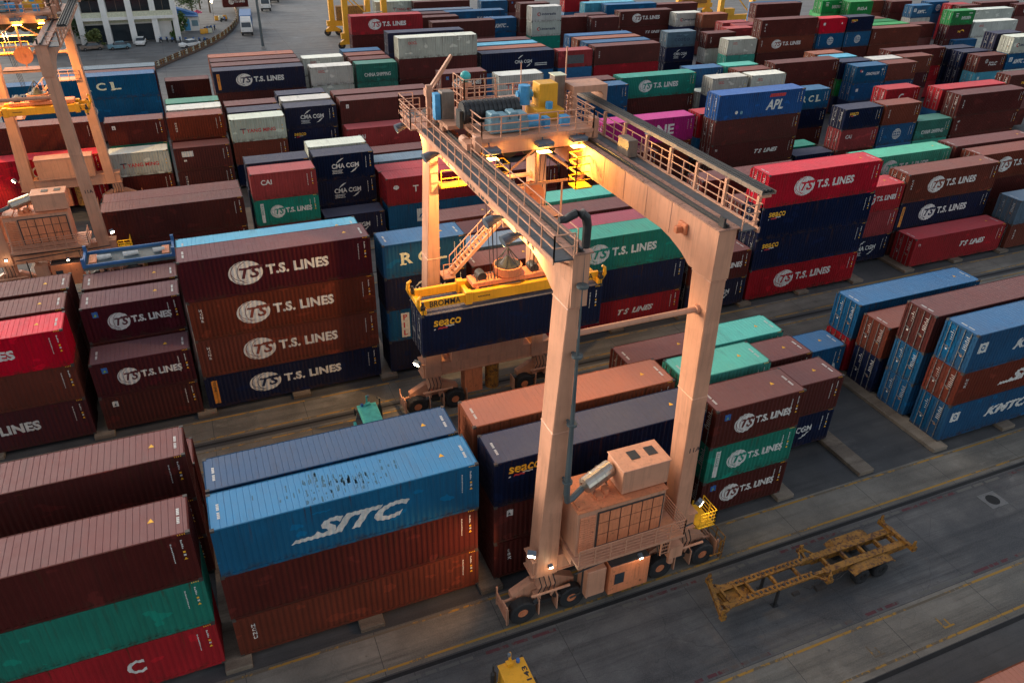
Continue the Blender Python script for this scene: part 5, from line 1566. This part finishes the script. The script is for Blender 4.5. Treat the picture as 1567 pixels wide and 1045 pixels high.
def far_setting():
    # office building
    bx, by = -9.5, 136.5
    t = thing('office_building', (bx, by, 0), 'white office building with tall columns and cream parapets behind the yard', 'building')
    off = (bx, by, 0)
    def P(mb, n, m, p=t): return mb.build(n, m, p, off)
    mb = MB(); mb.box(-24, 139.0, 0, 2.5, 152, 22); P(mb, 'wall', M['white_wall'])
    for i, x in enumerate((-14.4, -9.7, -5.0, -.6, 3.4)):
        mb = MB(); mb.box(x - .55, 136.2 - (0 if i < 3 else -.6 * (i - 2)), 0, x + .55, 137.3 + (.6 * (i - 2) if i > 2 else 0), 22.4); P(mb, 'column', M['white_wall'])
    for k in range(5):
        z = 4.6 + k * 4.3
        mb = MB(); mb.box(-14.9, 136.5, z, 3.2, 139.0, z + .55); P(mb, 'floor_slab', M['white_wall'])
        mb = MB(); mb.box(-14.8, 136.65, z + .55, 3.1, 136.85, z + 1.5); mb.box(-14.8, 138.9, z - .9, 3.0, 138.99, z); P(mb, 'parapet', M['cream'])
        for i, x in enumerate((-12.05, -7.35, -2.8, 1.4)):
            mb = MB(); mb.box(x - 1.75, 138.9, z + 1.3, x + 1.75, 138.97, z + 3.6); w = P(mb, 'window', M['glass'])
            mb = MB(); mb.box(x - 1.8, 138.84, z + 1.2, x + 1.8, 138.9, z + 1.3); mb.box(x - .04, 138.85, z + 1.3, x + .04, 138.9, z + 3.6); P(mb, 'frame', M['cabinet'], w)
    for i, x in enumerate((-12.05, -7.35, -2.8)):
        mb = MB(); mb.box(x - 1.8, 138.85, .1, x + 1.8, 138.98, 3.4); P(mb, 'doorway', M['glass'])
    mb = MB(); mb.box(-30, 134, 0, -17, 146, 14)
    w2 = thing('office_wing', (-23, 140, 0), 'low white office wing with dark window bands left of the columns', 'building')
    mb2 = mb; mb2.build('wall', M['white_wall'], w2, (-23, 140, 0))
    for k in range(4):
        mb = MB(); mb.box(-29.5, 133.9, 1.6 + k * 3.2, -17.4, 133.99, 3.0 + k * 3.2); mb.box(-17.0, 134.4, 1.6 + k * 3.2, -16.92, 145.5, 3.0 + k * 3.2); mb.build('window', M['glass'], w2, (-23, 140, 0))
        mb = MB(); mb.box(-30.3, 133.5, .9 + k * 3.2, -16.7, 134.0, 1.2 + k * 3.2); mb.build('ledge', M['white_wall'], w2, (-23, 140, 0))
    # gatehouse with blue roof
    off2 = (6.2, 149.5, 0); g = thing('gatehouse', off2, 'small white gatehouse with blue door and wide blue sheet roof', 'hut')
    mb = MB(); mb.box(4.9, 147.8, 0, 8.2, 151, 2.9); mb.build('wall', M['white_wall'], g, off2)
    mb = MB(); mb.hexa([(-.5, 147.0, 3.5), (8.3, 147.0, 3.0), (8.3, 152.4, 3.0), (-.5, 152.4, 3.5), (-.5, 147.0, 3.58), (8.3, 147.0, 3.08), (8.3, 152.4, 3.08), (-.5, 152.4, 3.58)])
    mb.prism([(-.5, 3.58), (8.3, 3.08), (2.5, 5.0), (-.5, 4.8)], 'y', 149.4, 152.3); mb.build('roof', M['blue_roof'], g, off2)
    mb = MB(); mb.box(5.0, 147.76, .1, 6.3, 147.8, 2.5); mb.build('door', M['sky_blue'], g, off2)
    mb = MB(); mb.box(6.7, 147.76, 1.0, 8.0, 147.8, 2.2); mb.build('window', M['motor_blue'], g, off2)
    for i, x in enumerate((.2, 2.6)):
        mb = MB(); mb.bar((x, 147.4, 0), (x, 147.4, 3.5), .12); mb.build('post', M['white_wall'], g, off2)
    # barrier
    pts = [(-2.6, 109.5), (-.6, 113.0), (2.4, 118.5), (6, 124.5), (9.4, 131), (12.3, 138), (14.8, 146), (16.8, 155), (18.0, 166), (18.6, 182), (18.8, 200)]
    off3 = (6, 124.5, 0); f = thing('yard_barrier', off3, 'low rusty barrier with pale bars curving along the access road', 'barrier')
    mb = MB(); P3 = []
    for a, b in zip(pts[:-1], pts[1:]):
        L = math.dist(a, b); n = max(1, round(L / .9))
        for i in range(n): P3.append((a[0] + (b[0] - a[0]) * i / n, a[1] + (b[1] - a[1]) * i / n))
    for z in (.2, .75, 1.15): mb.tube([(x, y, z) for x, y in P3], .12, 6)
    mb.tube([(x, y, .12) for x, y in P3], .35, 6)
    mb.build('rail', M['trunk_rust'], f, off3)
    for i, (x, y) in enumerate(P3[:90]):
        mb = MB(); mb.box(x - .16, y - .16, 0, x + .16, y + .16, 1.25); mb.build('post', M['ochre'] if i % 3 else M['cream'], f, off3)
    # trees and shrubs
    g1 = leaf_mat('dark_leaves', (.022, .05, .014), (.06, .11, .03)); g2 = leaf_mat('olive_leaves', (.045, .07, .015), (.11, .13, .03)); g3 = leaf_mat('bright_leaves', (.03, .075, .015), (.08, .15, .035))
    tree((-15.6, 138.5, 0), 5.5, 2.6, 'leafy dark green shrub under the left wing of the white office', g1, 'shrub', 1500, 1, False)
    tree((-12.2, 134.0, 0), 3.6, 1.7, 'olive green shrub beside the first white column', g2, 'shrub', 900, 2, False)
    tree((1.6, 142.5, 0), 4.0, 2.0, 'bushy green shrub beside the right white column', g1, 'shrub', 1100, 3, False)
    tree((4.0, 146.0, 0), 4.2, 1.9, 'bright green bush in front of the blue roofed gatehouse', g3, 'shrub', 1000, 4, False)
    tree((7.5, 160, 0), 11, 4.2, 'tall dark tree growing behind the blue roofed gatehouse', g1, 'broadleaf_tree', 2200, 5)
    tree((12.0, 172, 0), 12, 4.5, 'dark tree with bare lower trunk behind the lit forecourt', g1, 'broadleaf_tree', 2200, 6)
    tree((-20, 128, 0), 6.0, 2.6, 'green tree half hidden behind the second gantry crane leg', g2, 'broadleaf_tree', 1500, 7)
    tree((-18.5, 136.0, 0), 6.5, 2.8, 'tall olive tree in front of the left office wing', g2, 'broadleaf_tree', 1500, 8)
    tree((3.2, 139.2, 0), 2.6, 1.5, 'low bright green shrub left of the bush by the gatehouse', g3, 'shrub', 800, 9, False)
    tree((10.0, 178, 0), 13, 5.0, 'large dark tree farthest behind the forecourt', g1, 'broadleaf_tree', 2400, 10)
    # vehicles
    far_truck((17.6, 140.5, 0), R(-6), 'blue box truck with white cab driving towards the camera on the grey apron', M['blue_roof'], M['white_wall'])
    far_truck((25.6, 172, 0), R(-8), 'white truck cab with orange stripe standing behind the blue truck', None, M['white_wall'])
    far_truck((29.5, 186, 0), R(-8), 'yellow truck farthest back on the apron', M['cabinet'], M['yellow'])
    car((-13.0, 132.0, 0), R(12), M['cabinet'], 'grey car parked below the white office, beside the shrub', 'cars by the office')
    car((-8.0, 131.4, 0), R(8), M['motor_blue'], 'pale blue car parked in front of the office columns', 'cars by the office')
    car((-4.0, 135.0, 0), R(85), M['white_wall'], 'white car nosed in under the office between two columns', 'cars by the office')
    car((5.2, 129.8, 0), R(30), M['white_wall'], 'white car parked beside the rusty barrier', 'cars by the office')
    p = motorbike_proto()
    spots = [(-.2 + k * 1.25, 136.4 - .42 * k + .3 * (k % 2), R(70 + 15 * ((k * 7) % 5))) for k in range(9)] + [(9.5 + k * .9, 147.0 + .4 * k, R(40 + 20 * k)) for k in range(3)] + [(14.0, 158, R(20)), (14.6, 160.5, R(50))]
    L = ['dark motorcycle, %s from left in the row before the office shrubs' % ORD[k] for k in range(9)] + ['dark motorcycle beside the gatehouse window, %s of three' % q for q in ('nearest', 'middle', 'farthest')] + ['motorcycle by the lit lamp near the barrier, nearer one', 'motorcycle by the lit lamp near the barrier, farther one']
    for k, ((x, y, a), lb) in enumerate(zip(spots, L)):
        o = p if k == 0 else copy_tree(p); o.location = (x, y, 0); o.rotation_euler.z = a; o['label'] = lb; o['group'] = 'motorcycles by the office'
    # small street things
    lp = thing('lamp_post', (18.9, 124, 0), 'tall pale grey lamp post rising behind the orange roofed stack', 'lamp post')
    mb = MB(); mb.tube([(0, 0, 0), (0, 0, 12), (0, 0, 25)], [.28, .22, .16], 12); mb.build('pole', M['motor_blue'] if False else M['pipe'], lp); mb = MB(); mb.tube([(0, 0, 0), (0, 0, .5)], .45, 12); mb.build('base', M['concrete_w'], lp)
    mb = MB(); mb.box(-.9, -.2, 24.8, .9, .2, 25.1); mb.build('floodlight', M['lamp_body'], lp)
    ll = thing('work_light', (12.4, 166, 0), 'small lit lamp on a thin stand in the forecourt', 'lamp')
    mb = MB(); mb.bar((0, 0, 0), (0, 0, 3.2), .08); mb.build('stand', M['steel'], ll); mb = MB(); mb.box(-.22, -.25, 3.1, .22, -.05, 3.5); mb.build('lamp', M['lamp_white'], ll)
    for k, (x, y) in enumerate(((12.6, 160), (13.6, 160.4), (14.6, 160.7), (9.2, 144.0), (10.1, 144.4), (8.4, 143.6))):
        b = thing('water_barrier', (x, y, 0), ['yellow', 'cream', 'yellow', 'yellow', 'cream', 'yellow'][k] + ' road barrier block, ' + ['left of three before the lit lamp', 'middle of three before the lit lamp', 'right of three before the lit lamp', 'middle of three by the gatehouse', 'right of three by the gatehouse', 'left of three by the gatehouse'][k], 'barrier', 'road barrier blocks')
        mb = MB(); mb.prism([(-.3, 0), (-.3, .3), (-.12, 1.0), (.12, 1.0), (.3, .3), (.3, 0)], 'x', -.42, .42); bevel(mb.build('block', M['yellow'] if k % 3 != 1 else M['cream'], b), .04)
    u = thing('parasol', (8.6, 158.5, 0), 'bright pink round parasol in the forecourt', 'parasol')
    mb = MB(); mb.bar((0, 0, 0), (0, 0, 2.6), .06); mb.build('pole', M['steel'], u); mb = MB(); mb.tube([(0, 0, 2.1), (0, 0, 2.35), (0, 0, 2.75)], [1.1, .8, .05], 14); mb.build('canopy', M['pink'], u)
    cn = thing('bollard', (40.2, 117.5, 0), 'short cream bollard at the foot of the yellow crane', 'bollard')
    mb = MB(); mb.tube([(0, 0, 0), (0, 0, 1.3)], [.45, .15], 10); mb.build('body', M['cream'], cn)

def yellow_gantry(x0, x1, y0, y1, label):
    c = ((x0 + x1) / 2, (y0 + y1) / 2, 0); t = thing('gantry_crane', c, label, 'gantry crane', 'yard gantry cranes'); Y = M['yellow']
    def P(mb, n, m=Y, p=t): return mb.build(n, m, p, c)
    for x in (x0, x1):
        for y in (y0, y1):
            mb = MB(); mb.box(x - .55, y - .55, 2.2, x + .55, y + .55, 19.5); P(mb, 'leg')
            mb = MB(); mb.prism([(x - 1.6, .9), (x - 1.6, 1.3), (x - .5, 2.0), (x + .5, 2.0), (x + 1.6, 1.3), (x + 1.6, .9)], 'y', y - .35, y + .35); P(mb, 'bogie')
            for s in (-1, 1): wheel(t, x + s * 1.2, y, .75, .75, .55, c, rim_m=M['ochre'])
        mb = MB(); mb.box(x - .5, y0 - 1, 18.6, x + .5, y1 + 1, 20.4); P(mb, 'girder')
    for y in (y0, y1):
        mb = MB(); mb.box(x0 - 1.2, y - .5, 2.0, x1 + 1.2, y + .5, 3.1); P(mb, 'sill_beam')
        mb = MB(); mb.bar((x0 + .5, y, 10.5), (x1 - .5, y, 3.4), .22); P(mb, 'brace')
    mb = MB(); mb.box(x0 + 1, y1 - .9, 3.2, x1 - 1, y1 + .9, 6.0); P(mb, 'machine_house', M['ochre'])
    mb = MB(); mb.box(x0 + .8, y0 - .8, 3.1, x0 + 3.6, y0 + .6, 4.6); P(mb, 'electric_cabinet', Y)
    mb = MB(); mb.tube([(x0 + 3.5, y0 - .7, 6.8), (x1 - .6, y0 - .7, 7.0), (x1 - .6, y0 - .7, 3.3)], .12, 8); P(mb, 'hand_rail', M['white_paint'])
    mb = MB(); mb.box(x0 - 1, (y0 + y1) / 2 - 2, 20.4, x1 + 1, (y0 + y1) / 2 + 2, 22.5); P(mb, 'trolley')
    return t

def flat_rack():
    x, y, z = -6.45, 8.75, 8.08
    t = thing('flat_rack', (x + 3.03, y + 1.22, z), 'empty blue collapsed flat rack with pale bundles, on top of a stack', 'flat rack')
    off = (x + 3.03, y + 1.22, z); Bm = paint('flat_rack_blue_paint', (.03, .12, .30), .5, .5)
    mb = MB(); mb.box(x, y, z + .0, x + 6.06, y + 2.44, z + .22); mb.build('base', M['pipe'], t, off)
    mb = MB()
    for q in (y, y + 2.32): mb.box(x, q, z + .2, x + 6.06, q + .12, z + .42)
    mb.build('side_rail', Bm, t, off)
    for e in (x, x + 5.9):
        mb = MB(); mb.box(e, y, z + .2, e + .16, y + 2.44, z + .55); mb.box(e - .02, y - .02, z + .2, e + .2, y + .2, z + .9); mb.box(e - .02, y + 2.26, z + .2, e + .2, y + 2.46, z + .9); mb.build('end_wall', Bm, t, off)
    for k, (u, w) in enumerate(((.9, .9), (2.6, 1.0), (4.6, .8))):
        mb = MB(); mb.tube([(x + u, y + 1.2, z + .35), (x + u + w, y + 1.25, z + .38)], [.22, .16], 8); mb.build('bundle', M['white_paint'], t, off)
    for u in (.35, 5.2):
        mb = MB(); mb.box(x + u, y + .5, z + .22, x + u + .5, y + 1.9, z + .36); mb.build('pad', M['salmon2'], t, off)

# ------------------------------------------------------------------ light, camera, build
def build_light():
    w = bpy.data.worlds.new('World'); SC.world = w; w.use_nodes = True; t = w.node_tree; t.nodes.clear()
    out = t.nodes.new('ShaderNodeOutputWorld'); bg = t.nodes.new('ShaderNodeBackground'); sk = t.nodes.new('ShaderNodeTexSky')
    sk.sky_type = 'NISHITA'; sk.sun_disc = False; sk.sun_elevation = R(SUN_EL); sk.sun_rotation = R(SUN_ROT); sk.air_density = 1.0; sk.dust_density = 3.0; sk.ozone_density = 1.0; sk.altitude = 10
    hs = t.nodes.new('ShaderNodeHueSaturation'); hs.inputs['Saturation'].default_value = .5; t.links.new(sk.outputs[0], hs.inputs['Color']); t.links.new(hs.outputs[0], bg.inputs[0]); bg.inputs[1].default_value = SKY; t.links.new(bg.outputs[0], out.inputs[0])
    l = bpy.data.lights.new('sun', 'SUN'); l.energy = SUN_E; l.angle = R(SUN_A); l.color = (1.0, .86, .72)
    o = bpy.data.objects.new('sun', l); COL.objects.link(o)
    d = Vector((math.sin(R(SUN_ROT)) * math.cos(R(SUN_EL)), math.cos(R(SUN_ROT)) * math.cos(R(SUN_EL)), math.sin(R(SUN_EL))))
    o.rotation_euler = d.to_track_quat('Z', 'Y').to_euler(); o.location = d * 200
    warm = (1.0, .52, .10); wh = (1.0, .72, .42)
    for dx, dy, ty in ((0, 0, -8.6), (-29.1, 47.4, -9.8)):
        k = 1.0
        spot('girder_lamp', (20.4 + dx, ty - 3.3 + dy, 20.3), (21.6 + dx, ty - 4.9 + dy, 19.0), 800 * k, warm, R(130), .8)
        pointlamp('cage_lamp', (21.1 + dx, ty - 3.5 + dy, 19.3), 22 * k, warm)
        pointlamp('cage_lamp', (16.6 + dx, ty - 3.2 + dy, 19.4), 22 * k, warm)
        spot('trolley_lamp', (17.5 + dx, ty + .2 + dy, 19.1), (16.5 + dx, ty + 3.5 + dy, 14), 3200 * k, (1.0, .58, .2), R(150), .8)
        for y in (-20.2, -18.2, -9.0, -3.4):
            spot('walkway_lamp', (13.5 + dx, y - .1 + dy, 19.3), (14.93 + dx, y + .3 + dy, 18.6), 520 * k, (1.0, .60, .20), R(150), .9)
        spot('leg_lamp', (13.5 + dx, -24.2 + dy, 4.6), (9.5 + dx, -21.0 + dy, 2.8), 480, (1.0, .50, .18), R(95), .8)
        pointlamp('leg_lamp', (14.85 + dx, -24.35 + dy, 3.5), 6, wh)
        pointlamp('leg_lamp', (19.55 + dx, -25.1 + dy, 3.1), 8, wh)
        spot('leg_lamp', (23.6 + dx, -24.3 + dy, 4.8), (27 + dx, -25.5 + dy, 0), 60, wh, R(110), .8)
        spot('leg_lamp', (13.3 + dx, -5.5 + dy, 4.1), (9 + dx, -5 + dy, 0), 220, (1.0, .58, .25), R(120), .8)

def build_camera():
    c = bpy.data.cameras.new('camera'); o = bpy.data.objects.new('camera', c); COL.objects.link(o)
    c.sensor_fit = 'HORIZONTAL'; c.sensor_width = 36; c.lens = 36 * CAM_F / 1567.; c.clip_start = .5; c.clip_end = 5000
    r, u, f = [Vector(v) for v in CAM_R]
    m = Matrix((r, u, -f)).transposed().to_4x4(); m.translation = Vector(CAM_P); o.matrix_world = m
    SC.camera = o

CAM_F = 1175.666
CAM_P = (2.4630, -47.4421, 33.0294)
CAM_R = [[0.924407, -0.380871, 0.02022], [0.185036, 0.494193, 0.849432], [0.333517, 0.781479, -0.527311]]
SUN_EL, SUN_ROT, SUN_E, SUN_A, SKY, EXPO = 14.0, -40.0, .6, 60.0, .13, 1.2
build_ground()
build_containers()
gantry(0, 0, 'salmon pink gantry crane lifting a navy container in the centre of the yard', -8.6)
gantry(-29.1, 47.4, 'salmon pink gantry crane at the left edge, its spreader empty', -9.8)
spreader(19.1, -7.7, 10.02, 6.06, 'yellow spreader gripping the navy container under the central gantry')
spreader(-10.3, 37.5, 11.9, 3.9, 'yellow spreader hanging empty under the left gantry')
container(13.0, -8.92, 7.12, 40, 'N', 'seaco', 2.896, 'navy container with yellow lettering, hanging from the yellow spreader in mid-air', 'lifted containers', True, True, True)
container(-30.5, 50.8, 10.2, 20, 'L', 'kmtc2', 2.591, 'blue container with slanted white lettering, behind the left gantry spreader', 'lifted containers', True, False, False) if False else None
chassis_trailer()
tractor((10.65, -28.75, 0), M['yellow'], 'yellow tractor unit with a numbered cab roof at the bottom edge', '61143', -1, R(180))
tractor((10.2, -7.6, 0), M['teal'], 'teal tractor unit half hidden behind the blue container roofs')
far_setting()
yellow_gantry(35.2, 43.2, 119, 134, 'yellow gantry crane standing at the far edge of the apron')
yellow_gantry(125, 134, 117, 135, 'yellow gantry crane behind the containers at the top right')
flat_rack()
container(-14.6, 86.3, .3, 40, 'R', 'ts', 2.591, 'red container with emblem, standing askew on the ground behind the pale blue roofs', 'containers standing alone', True, False, False, R(7))
container(15.2, 170.5, 1.2, 20, 'M', 'ts2', 2.591, 'maroon container with white emblem behind the blue truck', 'containers standing alone', True, False, False)
for z, c, cd, lb in ((.3, 'M', '', 'plain maroon container at the bottom of the stack left of the cream lettered blue one'), (2.9, 'L', '', 'plain blue container in the middle of the stack behind the left gantry'), (5.5, 'L', 'kmtc2', 'blue container with slanted white lettering behind the left gantry spreader')):
    container(-19.6, 67.2, z, 20, c, cd, 2.591, lb, 'containers stacked in the fifth block', z > 5, False, False)
container(25.9, -38.62, .3, 40, 'O', '', 2.591, 'rust orange container roof cut by the bottom right corner, beyond the near road', 'containers standing alone', True, True, False)
build_light()
build_camera()
SC.view_settings.view_transform = 'Standard'; SC.view_settings.look = 'None'; SC.view_settings.exposure = EXPO; SC.view_settings.gamma = 1
SC.cycles.max_bounces = 6; SC.cycles.diffuse_bounces = 3; SC.cycles.glossy_bounces = 3
SC.cycles.use_denoising = True
SC.cycles.sample_clamp_indirect = 4
